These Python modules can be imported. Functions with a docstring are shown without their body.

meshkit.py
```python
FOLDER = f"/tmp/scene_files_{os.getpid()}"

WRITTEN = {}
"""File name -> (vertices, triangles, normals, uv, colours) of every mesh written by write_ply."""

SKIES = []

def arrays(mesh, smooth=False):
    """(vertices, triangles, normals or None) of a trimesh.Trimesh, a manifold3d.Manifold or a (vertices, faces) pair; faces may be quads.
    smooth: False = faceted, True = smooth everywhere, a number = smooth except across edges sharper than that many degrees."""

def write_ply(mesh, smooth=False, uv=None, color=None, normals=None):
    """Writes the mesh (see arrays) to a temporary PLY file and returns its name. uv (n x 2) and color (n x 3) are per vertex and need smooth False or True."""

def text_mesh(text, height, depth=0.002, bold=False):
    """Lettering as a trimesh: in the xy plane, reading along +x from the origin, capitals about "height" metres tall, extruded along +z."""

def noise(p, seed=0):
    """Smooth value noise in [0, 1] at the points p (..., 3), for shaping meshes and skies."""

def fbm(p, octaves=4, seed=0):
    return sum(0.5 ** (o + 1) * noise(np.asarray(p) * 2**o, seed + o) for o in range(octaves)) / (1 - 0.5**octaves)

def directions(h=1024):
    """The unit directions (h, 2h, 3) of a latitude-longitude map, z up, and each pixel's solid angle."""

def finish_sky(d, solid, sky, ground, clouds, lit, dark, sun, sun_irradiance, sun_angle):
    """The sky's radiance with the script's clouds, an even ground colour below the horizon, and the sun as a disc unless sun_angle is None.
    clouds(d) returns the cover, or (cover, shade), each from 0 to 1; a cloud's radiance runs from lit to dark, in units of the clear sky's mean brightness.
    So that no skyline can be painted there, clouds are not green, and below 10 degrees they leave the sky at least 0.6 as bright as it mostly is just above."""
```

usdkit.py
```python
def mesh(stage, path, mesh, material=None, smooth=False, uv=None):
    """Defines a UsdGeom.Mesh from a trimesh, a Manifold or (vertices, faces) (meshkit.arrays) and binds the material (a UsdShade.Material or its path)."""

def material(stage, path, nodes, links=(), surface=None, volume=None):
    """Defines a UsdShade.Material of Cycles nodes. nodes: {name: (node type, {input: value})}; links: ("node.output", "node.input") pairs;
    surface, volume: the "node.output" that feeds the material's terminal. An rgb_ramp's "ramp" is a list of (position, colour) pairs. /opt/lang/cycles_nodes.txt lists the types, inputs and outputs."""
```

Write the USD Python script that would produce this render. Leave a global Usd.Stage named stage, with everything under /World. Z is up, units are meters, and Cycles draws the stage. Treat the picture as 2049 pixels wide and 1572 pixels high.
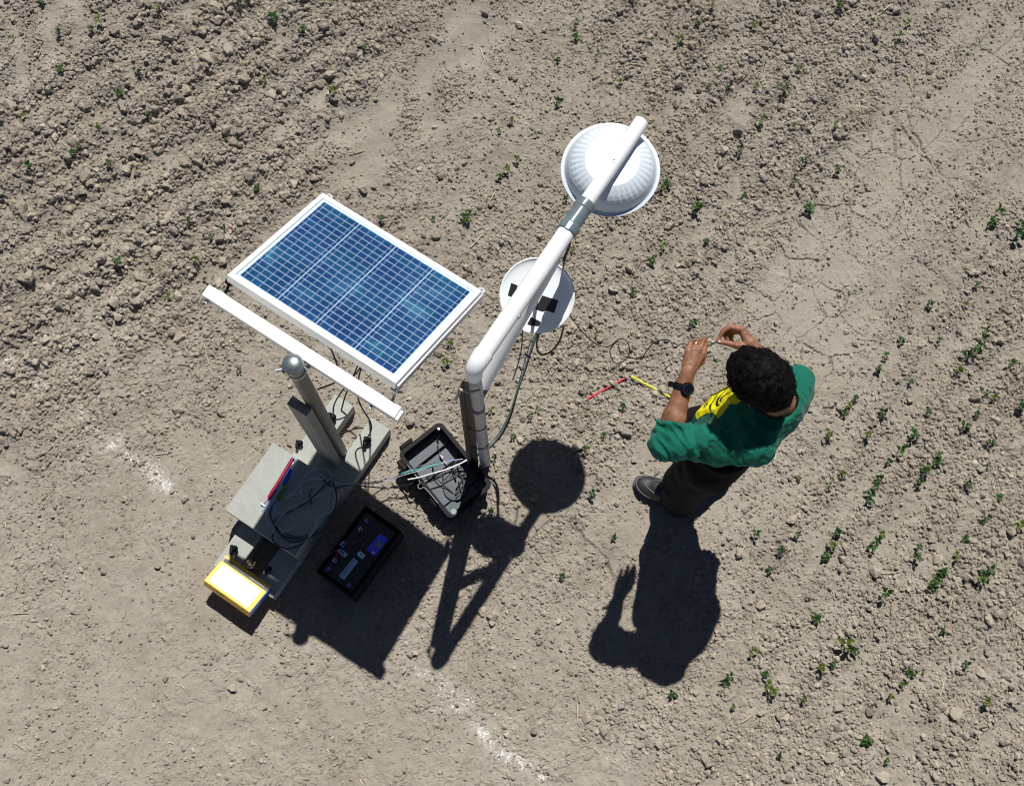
import math, random
import numpy as np, trimesh, manifold3d as m3
from scipy.spatial import cKDTree
from scipy import ndimage
import usdkit, meshkit
from pxr import Usd, UsdGeom, UsdLux, UsdShade, Sdf, Gf, Vt

stage = Usd.Stage.CreateInMemory()
UsdGeom.SetStageUpAxis(stage, UsdGeom.Tokens.z)
UsdGeom.SetStageMetersPerUnit(stage, 1.0)
WORLD = UsdGeom.Xform.Define(stage, '/World')
stage.SetDefaultPrim(WORLD.GetPrim())
L = '/World/Looks/'
V3 = lambda *a: np.array(a, float)

# ---------------------------------------------------------------- camera, sky, sun, exposure
TH, PH, HCAM, FPX, PW, PHT = 0.261649, 0.0873698, 5.4, 2400.0, 2049.0, 1572.0
SUN_AZ, SUN_EL = 0.1037445, 1.0581404
EXPOSURE, SKY, SUN = 0.07, 0.05, 1.25
CF = V3(0, math.sin(TH), -math.cos(TH)); _u = V3(0, math.cos(TH), math.sin(TH)); _r = V3(1, 0, 0)
CR = math.cos(PH) * _r + math.sin(PH) * _u; CU = -math.sin(PH) * _r + math.cos(PH) * _u
CC = V3(0, 0, HCAM)
SDIR = V3(math.sin(SUN_AZ) * math.cos(SUN_EL), math.cos(SUN_AZ) * math.cos(SUN_EL), math.sin(SUN_EL))
cam = UsdGeom.Camera.Define(stage, '/World/Camera')
cam.CreateHorizontalApertureAttr(36.0); cam.CreateVerticalApertureAttr(36.0 * 785 / 1024)
cam.CreateFocalLengthAttr(36.0 * FPX / PW); cam.CreateClippingRangeAttr(Gf.Vec2f(0.05, 500))
cam.CreateExposureAttr(EXPOSURE)
_m = np.eye(4); _m[0, :3] = CR; _m[1, :3] = CU; _m[2, :3] = -CF; _m[3, :3] = CC
cam.AddTransformOp().Set(Gf.Matrix4d(_m.tolist()))
dome = UsdLux.DomeLight.Define(stage, '/World/sky')
dome.GetPrim().SetCustomDataByKey('kind', 'structure')
skym = usdkit.material(stage, L + 'sky', {
    's': ('sky_texture', {'sky_type': 'single_scattering', 'sun_disc': False, 'sun_elevation': SUN_EL, 'sun_rotation': SUN_AZ, 'air_density': .45, 'aerosol_density': .25}),
    'b': ('background_shader', {'strength': SKY})}, [('s.color', 'b.color')], surface='b.background')
UsdShade.MaterialBindingAPI.Apply(dome.GetPrim()).Bind(skym)
sun = UsdLux.DistantLight.Define(stage, '/World/sun')
sun.CreateNormalizeAttr(True); sun.CreateIntensityAttr(SUN); sun.CreateAngleAttr(0.53); sun.CreateColorAttr(Gf.Vec3f(1.0, 0.965, 0.90))
_z = SDIR; _x = np.cross([0, 0, 1.], _z); _x /= np.linalg.norm(_x); _y = np.cross(_z, _x)
_m = np.eye(4); _m[0, :3] = _x; _m[1, :3] = _y; _m[2, :3] = _z
sun.AddTransformOp().Set(Gf.Matrix4d(_m.tolist()))

# ---------------------------------------------------------------- helpers
def at(x, y, z=0.0):
    """Where in the field the point seen at x, y of the photograph lies, if its height above the ground is z."""
    x, y = np.asarray(x, float), np.asarray(y, float)
    d = ((x - PW / 2) / FPX)[..., None] * CR - ((y - PHT / 2) / FPX)[..., None] * CU + CF
    return CC + ((z - HCAM) / d[..., 2])[..., None] * d
def seen(P):
    d = np.asarray(P, float) - CC; w = d @ CF
    return PW / 2 + FPX * (d @ CR) / w, PHT / 2 - FPX * (d @ CU) / w

used = {}
def numbered(parent, name):
    k = (parent, name); n = used.get(k, 0); used[k] = n + 1
    return f'{parent}/{name}' if n == 0 else f'{parent}/{name}_{n:03d}'
def tag(p, label=None, cat=None, group=None, kind=None):
    for k, v in (('label', label), ('category', cat), ('group', group), ('kind', kind)):
        if v: p.SetCustomDataByKey(k, v)
    return p
def obj(name, mesh, material, parent=None, smooth=False, label=None):
    path = numbered(parent if isinstance(parent, str) else (str(parent.GetPath()) if parent else '/World'), name)
    p = usdkit.mesh(stage, path, mesh, material, smooth=smooth).GetPrim()
    if label: p.SetCustomDataByKey('label', label)
    return p
def thing(name, label, cat, group=None, loc=None):
    x = UsdGeom.Xform.Define(stage, numbered('/World', name))
    if loc is not None: x.AddTranslateOp().Set(Gf.Vec3d(*map(float, loc)))
    return tag(x.GetPrim(), label, cat, group)
def mat(name, color, rough=0.6, var=0.0, scale=40, metallic=0.0, bump=0.0, bscale=200, spec=0.5, color2=None, **kw):
    nodes = {'p': ('principled_bsdf', {'roughness': rough, 'metallic': metallic, 'specular_ior_level': spec, 'base_color': color, **kw})}
    links = []
    if var or color2:
        c2 = color2 or tuple(min(1, c * (1 + var)) for c in color); c1 = color if color2 else tuple(c * (1 - var) for c in color)
        nodes |= {'g': ('geometry', {}), 'n': ('noise_texture', {'scale': scale, 'detail': 5, 'roughness': .65}), 'r': ('rgb_ramp', {'ramp': [(.32, c1), (.68, c2)]})}
        links += [('g.position', 'n.vector'), ('n.fac', 'r.fac'), ('r.color', 'p.base_color')]
    if bump:
        nodes |= {'g2': ('geometry', {}), 'n2': ('noise_texture', {'scale': bscale, 'detail': 4}), 'b': ('bump', {'strength': bump, 'distance': .002})}
        links += [('g2.position', 'n2.vector'), ('n2.fac', 'b.height'), ('b.normal', 'p.normal')]
    return usdkit.material(stage, L + name, nodes, links, surface='p.BSDF')

def spline(P, n=8):
    P = np.asarray(P, float); Q = np.vstack([2 * P[0] - P[1], P, 2 * P[-1] - P[-2]]); out = []
    for i in range(1, len(Q) - 2):
        t = np.linspace(0, 1, n, endpoint=False)[:, None]; a, b, c, d = Q[i - 1], Q[i], Q[i + 1], Q[i + 2]
        out.append(.5 * (2 * b + (c - a) * t + (2 * a - 5 * b + 4 * c - d) * t**2 + (3 * b - a - 3 * c + d) * t**3))
    return np.vstack(out + [P[-1:]])
def tube(P, r, sides=8, caps=True):
    P = np.asarray(P, float); n = len(P); r = np.broadcast_to(np.asarray(r, float), (n,))
    T = np.gradient(P, axis=0); T /= np.linalg.norm(T, axis=1, keepdims=True) + 1e-12
    up = V3(0, 0, 1) if abs(T[0, 2]) < .9 else V3(1, 0, 0)
    N = np.zeros_like(P); N[0] = np.cross(T[0], up); N[0] /= np.linalg.norm(N[0])
    for i in range(1, n):
        v = N[i - 1] - T[i] * (N[i - 1] @ T[i]); N[i] = v / (np.linalg.norm(v) + 1e-12)
    B = np.cross(T, N); a = np.arange(sides) * 2 * np.pi / sides
    V = P[:, None] + r[:, None, None] * (np.cos(a)[None, :, None] * N[:, None] + np.sin(a)[None, :, None] * B[:, None])
    V = V.reshape(-1, 3); i, j = np.meshgrid(np.arange(n - 1), np.arange(sides), indexing='ij'); j2 = (j + 1) % sides
    q = np.stack([i * sides + j, i * sides + j2, (i + 1) * sides + j2, (i + 1) * sides + j], -1).reshape(-1, 4)
    F = np.vstack([q[:, [0, 1, 2]], q[:, [0, 2, 3]]])
    if caps:
        V = np.vstack([V, P[:1], P[-1:]]); c0, c1 = n * sides, n * sides + 1; k = np.arange(sides); k2 = (k + 1) % sides
        F = np.vstack([F, np.stack([k2, k, np.full(sides, c0)], 1), np.stack([(n - 1) * sides + k, (n - 1) * sides + k2, np.full(sides, c1)], 1)])
    m = trimesh.Trimesh(V, F, process=False); return m if m.volume > 0 else trimesh.Trimesh(V, F[:, ::-1], process=False)
def rod(a, b, r, sides=24, r2=None): return tube(np.array([a, b], float), [r, r if r2 is None else r2], sides)
def rbox(size, bevel=.003, seg=8):
    """A box with rounded edges, centred."""
    s = np.asarray(size, float) / 2; b = min(bevel, s.min() * .9)
    sp = m3.Manifold.sphere(b, seg)
    m = m3.Manifold.batch_hull([sp.translate([sx * (s[0] - b), sy * (s[1] - b), sz * (s[2] - b)]) for sx in (-1, 1) for sy in (-1, 1) for sz in (-1, 1)])
    k = m.to_mesh(); return trimesh.Trimesh(k.vert_properties[:, :3], k.tri_verts, process=False)
def frame4(o, x, y, z):
    M = np.eye(4); M[:3, 0], M[:3, 1], M[:3, 2], M[:3, 3] = x, y, z, o; return M
def put(m, M): m = m.copy(); m.apply_transform(M); return m
def cat(*ms): return trimesh.util.concatenate([m for m in ms if m is not None])
def unit(v): v = np.asarray(v, float); return v / np.linalg.norm(v)
def lathe(prof, sides=64, M=None):
    prof = np.asarray(prof, float); n = len(prof); a = np.arange(sides) * 2 * np.pi / sides
    V = np.stack([prof[:, None, 0] * np.cos(a), prof[:, None, 0] * np.sin(a), np.broadcast_to(prof[:, None, 1], (n, sides))], -1).reshape(-1, 3)
    i, j = np.meshgrid(np.arange(n - 1), np.arange(sides), indexing='ij'); j2 = (j + 1) % sides
    q = np.stack([i * sides + j, i * sides + j2, (i + 1) * sides + j2, (i + 1) * sides + j], -1).reshape(-1, 4)
    m = trimesh.Trimesh(V, np.vstack([q[:, [0, 1, 2]], q[:, [0, 2, 3]]]), process=False)
    return put(m, M) if M is not None else m

# ---------------------------------------------------------------- the field
ROUGH = np.array([[.50, .80, .80, .42, .75, .70, .45],
                  [.95, 1.0, .70, .40, .70, .70, .35],
                  [1.0, .75, .35, .70, .75, .40, .62],
                  [.50, .28, .38, .60, .55, .60, .80],
                  [.26, .24, .36, .36, .38, .70, .80],
                  [.30, .26, .30, .38, .70, .75, .85]])
BIG = np.array([[.55, .85, .75, .25, .35, .30, .2], [.95, 1.0, .60, .15, .25, .3, .15], [1.0, .65, .2, .25, .25, .2, .3],
                [.4, .1, .2, .2, .2, .2, .3], [.1, .1, .15, .15, .15, .3, .3], [.15, .1, .1, .15, .35, .35, .4]])
def gridmap(G, px, py):
    return ndimage.map_coordinates(G, [np.clip(np.asarray(py) / 314.4, 0, 5), np.clip(np.asarray(px) / 341.5, 0, 6)], order=2, mode='nearest')
def blob(px, py, x, y, sx, sy, ang=0):
    a = math.radians(ang); u = ((px - x) * math.cos(a) + (py - y) * math.sin(a)) / sx; v = (-(px - x) * math.sin(a) + (py - y) * math.cos(a)) / sy
    return np.exp(-.5 * (u * u + v * v))
CRUST = [(1930, 190, 150, 48, -55), (1740, 380, 130, 60, -50), (1620, 560, 110, 70, -40), (1480, 1000, 90, 40, -20), (1500, 860, 60, 40, 0), (1650, 690, 60, 50, 0)]
TRACKS = [(935, 60, 14, 70, 0), (905, 60, 10, 50, 0), (965, 105, 10, 60, 0), (880, 110, 60, 20, -30), (780, 210, 18, 55, 5), (850, 190, 16, 40, 0), (720, 255, 40, 25, -30), (745, 330, 22, 60, 0), (860, 240, 10, 30, 0),
          (42, 130, 13, 70, -5), (100, 60, 13, 50, 5), (160, 20, 10, 25, 0), (560, 70, 10, 30, 0), (640, 200, 14, 30, 15), (330, 330, 15, 35, 50), (560, 260, 12, 35, 40), (690, 350, 30, 30, 0)]
def furrow(w, deg, period): return (-w[..., 0] * math.sin(math.radians(deg)) + w[..., 1] * math.cos(math.radians(deg))) * 2 * math.pi / period
def masks(px, py):
    crust = np.clip(sum(blob(px, py, *b) for b in CRUST), 0, 1)
    track = np.clip(sum(blob(px, py, *b) for b in TRACKS), 0, 1)
    wx = at(px, py, 0.0); wob = meshkit.fbm(np.stack([wx[..., 0] * 1.4, wx[..., 1] * 1.4, 0 * wx[..., 0]], -1), 3, 9) - .5
    big = np.clip(gridmap(BIG, px, py), 0, 1); rt = np.clip((px - 1000) / 400, 0, 1) * (1 - big)
    row = big * np.sin(furrow(wx, 43, .205) + 5 * wob) + .8 * rt * np.sin(furrow(wx, 57, .225) + 4 * wob)
    rough = np.clip(gridmap(ROUGH, px, py) * (1 - .60 * crust) * (1 - .8 * track) * (1 + .5 * row), .05, 1)
    return rough, crust, track
LIME = [(28, 728, 20, 11, 25, 1), (38, 738, 12, 9, 0, 1), (74, 757, 12, 10, 20, 1.1), (80, 745, 8, 6, 0, .6), (130, 795, 14, 8, 30, .35), (193, 858, 8, 7, 40, .7), (230, 888, 16, 9, -35, .9), (262, 916, 20, 12, 20, .6),
        (312, 952, 26, 16, 45, .85), (328, 972, 12, 8, 30, 1), (346, 984, 5, 4, 0, 1.1), (850, 1352, 25, 10, 30, .35), (895, 1375, 18, 12, 10, .4), (920, 1410, 30, 14, -10, .45), (962, 1464, 20, 9, 55, 1.2),
        (985, 1490, 22, 9, 50, .8), (1020, 1513, 16, 8, 20, .95), (1048, 1526, 14, 8, 30, .9), (1085, 1556, 14, 10, 30, .7), (1010, 1450, 20, 20, 0, .1)]

def tail(a, b, n): return a + np.sign(b - a) * (np.geomspace(.02, abs(b - a) + .02, n) - .02)
STEP = .0058
_xd = np.arange(-3.15, 2.95, STEP); _yd = np.arange(-.95, 4.25, STEP)
GX = np.concatenate([tail(_xd[0], -70, 44)[:0:-1], _xd, tail(_xd[-1], 70, 44)[1:]])
GY = np.concatenate([tail(_yd[0], -70, 44)[:0:-1], _yd, tail(_yd[-1], 70, 44)[1:]])
XX, YY = np.meshgrid(GX, GY, indexing='ij')
P2 = np.stack([XX, YY, np.zeros_like(XX)], -1)
PXX, PYY = seen(np.where(np.abs(P2) < 6, P2, np.sign(P2) * 6))
ROU, CRU, TRA = masks(PXX, PYY)
def F2(s, o=4, seed=0): return meshkit.fbm(np.stack([XX * s, YY * s, np.full_like(XX, seed * 7.3)], -1), o, seed) - .5
rg = np.random.default_rng(11)
HGT = .030 * F2(1.6, 3, 1) + .016 * ROU * F2(7, 3, 2) + (.004 + .013 * ROU) * F2(30, 3, 3)
# furrows left by the tillage in the upper left, running up to the right
_w = np.stack([XX, YY], -1); _wob = meshkit.fbm(np.stack([XX * 1.4, YY * 1.4, 0 * XX], -1), 3, 9) - .5
HGT += .013 * gridmap(BIG, PXX, PYY) * np.sin(furrow(_w, 43, .205) + 5 * _wob) + .008 * np.clip((PXX - 1000) / 400, 0, 1) * (1 - CRU) * np.sin(furrow(_w, 57, .225) + 4 * _wob)
# wheel and foot marks pressed in
HGT -= .010 * TRA
# soil broken into small lumps: lumps of different height parted by narrow gaps
near = (XX > -3.4) & (XX < 3.2) & (YY > -1.2) & (YY < 4.5)
qx, qy = XX[near] + (.045 * F2(11, 4, 21) + .016 * F2(55, 2, 23))[near], YY[near] + (.045 * F2(11, 4, 22) + .016 * F2(55, 2, 24))[near]
def cells(spacing, seed):
    r = np.random.default_rng(seed); n = int(7.2 * 6.2 / spacing**2); C = np.stack([r.uniform(-3.7, 3.5, n), r.uniform(-1.5, 4.7, n)], 1)
    d, i = cKDTree(C).query(np.stack([qx, qy], 1), k=2); return (d[:, 1] - d[:, 0]) / spacing, r.random(n)[i[:, 0]]
e1, v1 = cells(.021, 5); e2, v2 = cells(.062, 6); e3, v3 = cells(.145, 7)
lump = np.zeros_like(HGT); R = ROU[near]; Bm = gridmap(BIG, PXX[near], PYY[near])
pick = np.clip((meshkit.fbm(np.stack([qx * 9, qy * 9, 0 * qx], -1), 3, 31) - .27) * 4, 0, 1)
lump[near] = R * pick * (.019 * np.clip(e1 * 3.6, 0, 1) ** .5 * (.10 + 1.1 * v1)) + R * Bm * .015 * np.clip(e2 * 3, 0, 1) ** .6 * (v2 > .55) * v2
crk = np.exp(-(e3 / (.020 + .030 * v3)) ** 2) * np.clip(CRU[near] * 1.6 - .1 + .5 * (np.clip(ROU[near] * 1.3, 0, 1)) * (v3 > .75), 0, 1) * np.clip((meshkit.fbm(np.stack([qx * 4, qy * 4, 0 * qx], -1), 2, 41) - .33) * 6, 0, 1)
lump[near] -= .012 * crk
HGT = HGT + lump
HGT -= .5 * (HGT[near].max() + HGT[near].min()) * 0
LIMEV = np.clip(sum(b[5] * blob(PXX, PYY, *b[:5]) for b in LIME), 0, 1.2) * (near)
LIMEV *= .52 * np.clip((F2(70, 3, 51) + .5) * 2.4 - .65, 0, 1)
# level the soil under what stands on it
def level(cx, cy, r, z=0.0):
    global HGT
    w = np.clip(1.6 - np.hypot(XX - cx, YY - cy) / r, 0, 1); HGT = HGT * (1 - w) + z * w
for cx, cy in ((-.72, 1.27), (-.62, 1.1), (-.9, 1.1), (-.85, .85), (-1.03, .85), (-1.2, .6), (-.95, .45), (-.75, .75), (-.25, 1.05), (-.15, 1.0), (-.6, .63), (.70, .98), (.85, 1.17)): level(cx, cy, .17, -.004)
def ground_h(x, y):
    x, y = np.asarray(x, float), np.asarray(y, float)
    i = np.interp(x, GX, np.arange(len(GX))); j = np.interp(y, GY, np.arange(len(GY)))
    return ndimage.map_coordinates(HGT, [np.atleast_1d(i), np.atleast_1d(j)], order=1).reshape(np.shape(x))
def on_ground(px, py, up=0.0):
    p = at(px, py, 0.0)
    for _ in range(3): p = at(px, py, ground_h(p[..., 0], p[..., 1]))
    p = p.copy(); p[..., 2] += up; return p

def soil(name, attrs, tint=1.0, per_item=False):
    c = lambda r, g, b: (r * tint, g * tint, b * tint)
    n = {'g': ('geometry', {}), 'n1': ('noise_texture', {'scale': 2.2, 'detail': 6, 'roughness': .62}), 'n2': ('noise_texture', {'scale': 55, 'detail': 5, 'roughness': .7}), 'n3': ('noise_texture', {'scale': 420, 'detail': 3, 'roughness': .6}),
         'r1': ('rgb_ramp', {'ramp': [(.30, c(.318, .281, .236)), (.5, c(.368, .330, .280)), (.70, c(.392, .358, .312))]}),
         'r2': ('rgb_ramp', {'ramp': [(.28, (.70, .70, .70)), (.5, (1, 1, 1)), (.74, (1.16, 1.15, 1.13))]}),
         'r3': ('rgb_ramp', {'ramp': [(.28, (.80, .79, .78)), (.72, (1.14, 1.14, 1.14))]}),
         'm1': ('mix_color', {'blend_type': 'multiply', 'fac': .8, 'use_clamp': False}), 'm2': ('mix_color', {'blend_type': 'multiply', 'fac': .9, 'use_clamp': False}),
         'b': ('bump', {'strength': .9, 'distance': .008}), 'p': ('principled_bsdf', {'roughness': .95, 'specular_ior_level': .12, 'diffuse_roughness': .6})}
    l = [('g.position', 'n1.vector'), ('g.position', 'n2.vector'), ('g.position', 'n3.vector'), ('n1.fac', 'r1.fac'), ('n2.fac', 'r2.fac'), ('n3.fac', 'r3.fac'), ('r1.color', 'm1.a'), ('r2.color', 'm1.b'), ('m1.result', 'm2.a'), ('r3.color', 'm2.b')]
    n['nb'] = ('noise_texture', {'scale': 165, 'detail': 6, 'roughness': .75}); l += [('g.position', 'nb.vector'), ('nb.fac', 'b.height'), ('b.normal', 'p.normal')]
    n['n5'] = ('noise_texture', {'scale': 11, 'detail': 5, 'roughness': .7}); n['r5'] = ('rgb_ramp', {'ramp': [(.3, (.84, .82, .80)), (.5, (1, 1, 1)), (.7, (1.10, 1.11, 1.12))]}); n['m5'] = ('mix_color', {'blend_type': 'multiply', 'fac': 1.0, 'use_clamp': False})
    l += [('g.position', 'n5.vector'), ('n5.fac', 'r5.fac'), ('m2.result', 'm5.a'), ('r5.color', 'm5.b')]; last = 'm5.result'
    if per_item:
        n['o'] = ('object_info', {}); n['ro'] = ('rgb_ramp', {'ramp': [(0, (.68, .66, .70)), (.3, (.92, .90, .90)), (.65, (1.03, 1.01, .97)), (1, (1.24, 1.22, 1.19))]}); n['m4'] = ('mix_color', {'blend_type': 'multiply', 'fac': 1.0, 'use_clamp': False})
        l += [('o.random', 'ro.fac'), (last, 'm4.a'), ('ro.color', 'm4.b')]; last = 'm4.result'
    if attrs:
        n |= {'ac': ('attribute', {'attribute': 'crust'}), 'al': ('attribute', {'attribute': 'lime'}), 'mc': ('mix_color', {'use_clamp': False, 'b': (.425, .390, .336)}), 'ml': ('mix_color', {'use_clamp': False, 'b': (.74, .73, .71)}),
              'k': ('math', {'math_type': 'multiply', 'value2': .55})}
        l += [('ac.fac', 'k.value1'), ('k.value', 'mc.fac'), (last, 'mc.a'), ('mc.result', 'ml.a'), ('al.fac', 'ml.fac')]; last = 'ml.result'
    l.append((last, 'p.base_color'))
    return usdkit.material(stage, L + name, n, l, surface='p.BSDF')
SOIL = soil('soil', True); CLOD = soil('clod_soil', False, 1.12, True)

nx, ny = XX.shape
V = np.stack([XX, YY, HGT], -1).reshape(-1, 3).astype(np.float32)
_i, _j = np.meshgrid(np.arange(nx - 1), np.arange(ny - 1), indexing='ij'); _a = _i * ny + _j
Q = np.stack([_a, _a + ny, _a + ny + 1, _a + 1], -1).reshape(-1, 4).astype(np.int32)
gm = UsdGeom.Mesh.Define(stage, '/World/ground')
gm.CreatePointsAttr(Vt.Vec3fArray.FromNumpy(V)); gm.CreateFaceVertexCountsAttr(Vt.IntArray.FromNumpy(np.full(len(Q), 4, np.int32))); gm.CreateFaceVertexIndicesAttr(Vt.IntArray.FromNumpy(Q.ravel()))
gm.CreateSubdivisionSchemeAttr('none')
for nm, arr in (('crust', np.clip(CRU + .35 * TRA + .22 * (1 - ROU) * near, 0, 1)), ('lime', np.clip(LIMEV, 0, 1))):
    UsdGeom.PrimvarsAPI(gm).CreatePrimvar(nm, Sdf.ValueTypeNames.FloatArray, 'vertex').Set(Vt.FloatArray.FromNumpy(arr.ravel().astype(np.float32)))
UsdShade.MaterialBindingAPI.Apply(gm.GetPrim()).Bind(SOIL)
tag(gm.GetPrim(), 'dry grey brown field soil, tilled and cloddy at the top, trodden smooth at lower left', None, None, 'structure')

def clod_mesh(seed, sub=2, flat=.75):
    r = np.random.default_rng(seed); m = trimesh.creation.icosphere(subdivisions=sub); v = m.vertices
    d = 1 + .75 * (meshkit.fbm(v * 1.6 + seed * 3.7, 3, seed) - .5) * 1.6
    for _ in range(9):                                   # flat broken faces
        n = unit(r.normal(size=3)); h = r.uniform(.5, .92); s = (v * d[:, None]) @ n; d = np.where(s > h, d * h / np.maximum(s, 1e-6), d)
    v = v * d[:, None] * np.array([1, r.uniform(.7, 1), flat * r.uniform(.8, 1.1)]); return trimesh.Trimesh(v, m.faces, process=False)
def instancer(path, protos, ids, pos, scl, yaw, label, kind='stuff', tiltmax=.5, seed=0):
    pi = UsdGeom.PointInstancer.Define(stage, path); rel = pi.CreatePrototypesRel()
    for k, (m, mt, sm) in enumerate(protos):
        q = f'{path}/piece_{k:03d}'; usdkit.mesh(stage, q, m, mt, smooth=sm); rel.AddTarget(q)
    r = np.random.default_rng(seed); n = len(pos); ax = r.normal(size=(n, 3)); ax[:, 2] = 0; ax /= np.linalg.norm(ax, axis=1, keepdims=True) + 1e-9; t = r.uniform(0, tiltmax, n)
    qt = np.concatenate([np.cos(t / 2)[:, None], ax * np.sin(t / 2)[:, None]], 1); qz = np.stack([np.cos(yaw / 2), 0 * yaw, 0 * yaw, np.sin(yaw / 2)], 1)
    w = qt[:, 0] * qz[:, 0] - qt[:, 3] * qz[:, 3]; x = qt[:, 1] * qz[:, 0] + qt[:, 2] * qz[:, 3]; y = qt[:, 2] * qz[:, 0] - qt[:, 1] * qz[:, 3]; z = qt[:, 0] * qz[:, 3] + qt[:, 3] * qz[:, 0]
    pi.CreateProtoIndicesAttr(Vt.IntArray.FromNumpy(np.asarray(ids, np.int32))); pi.CreatePositionsAttr(Vt.Vec3fArray.FromNumpy(np.asarray(pos, np.float32)))
    pi.CreateScalesAttr(Vt.Vec3fArray.FromNumpy(np.asarray(scl, np.float32)))
    pi.CreateOrientationsAttr(Vt.QuathArray([Gf.Quath(float(a), float(b), float(c), float(d)) for a, b, c, d in zip(w, x, y, z)]))
    tag(pi.GetPrim(), label, None, None, kind); return pi
# loose clods: far too many to count
N = 330000
cx, cy = rg.uniform(-3.1, 2.9, N), rg.uniform(-.9, 4.2, N)
cpx, cpy = seen(np.stack([cx, cy, 0 * cx], 1)); ro, cr, tr = masks(cpx, cpy); bg = np.clip(gridmap(BIG, cpx, cpy), 0, 1)
patch = meshkit.fbm(np.stack([cx * 5, cy * 5, 0 * cx], 1), 3, 77)
keep = rg.random(N) < np.clip(ro * 1.1, .06, 1) * np.clip((patch - .22) * 2.6, .12, 1)
cx, cy, ro, bg, tr = cx[keep], cy[keep], ro[keep], bg[keep], tr[keep]
rad = .0051 * np.exp(rg.normal(0, .42, len(cx))) * (.72 + .5 * ro) * (1 + .40 * bg * rg.random(len(cx)))
bigone = rg.random(len(cx)) < .024 * bg + .004 * ro; rad[bigone] *= rg.uniform(1.4, 2.6, bigone.sum()) ; rad = np.clip(rad, .003, .034)
solid = [(-.78, 1.2, .22), (-.62, 1.1, .2), (-1.05, .8, .28), (-.8, .72, .22), (-1.1, .5, .2), (-.25, 1.03, .2), (-.6, .63, .24), (.64, 1.0, .12), (.74, .98, .12), (.85, 1.17, .13)]
ok = np.ones(len(cx), bool)
for sx, sy, sr in solid: ok &= np.hypot(cx - sx, cy - sy) > sr * .8 * (rad > .009) + 0.0
cx, cy, rad = cx[ok], cy[ok], rad[ok]
ox, oy = rg.uniform(-9, 9, 90000), rg.uniform(-7, 12, 90000); far = ((ox < -3.1) | (ox > 2.9) | (oy < -.9) | (oy > 4.2)) & (rg.random(90000) < .25 + .75 * (meshkit.fbm(np.stack([ox * 1.5, oy * 1.5, 0 * ox], 1), 3, 5) > .48))
cx, cy, rad = np.concatenate([cx, ox[far]]), np.concatenate([cy, oy[far]]), np.concatenate([rad, .009 * np.exp(rg.normal(0, .45, far.sum()))])
pos = np.stack([cx, cy, ground_h(cx, cy) + rad * rg.uniform(0, .60, len(cx))], 1)
instancer('/World/soil_clods', [(clod_mesh(k, 2 if k < 4 else 1), CLOD, False) for k in range(9)], np.where(rad > .012, rg.integers(0, 4, len(cx)), rg.integers(4, 9, len(cx))), pos, np.stack([rad * rg.uniform(.8, 1.3, len(cx)), rad, rad * rg.uniform(.9, 1.5, len(cx))], 1), rg.uniform(0, 6.28, len(cx)), 'loose dry clods and crumbs of soil strewn over the whole field', seed=3)

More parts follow.
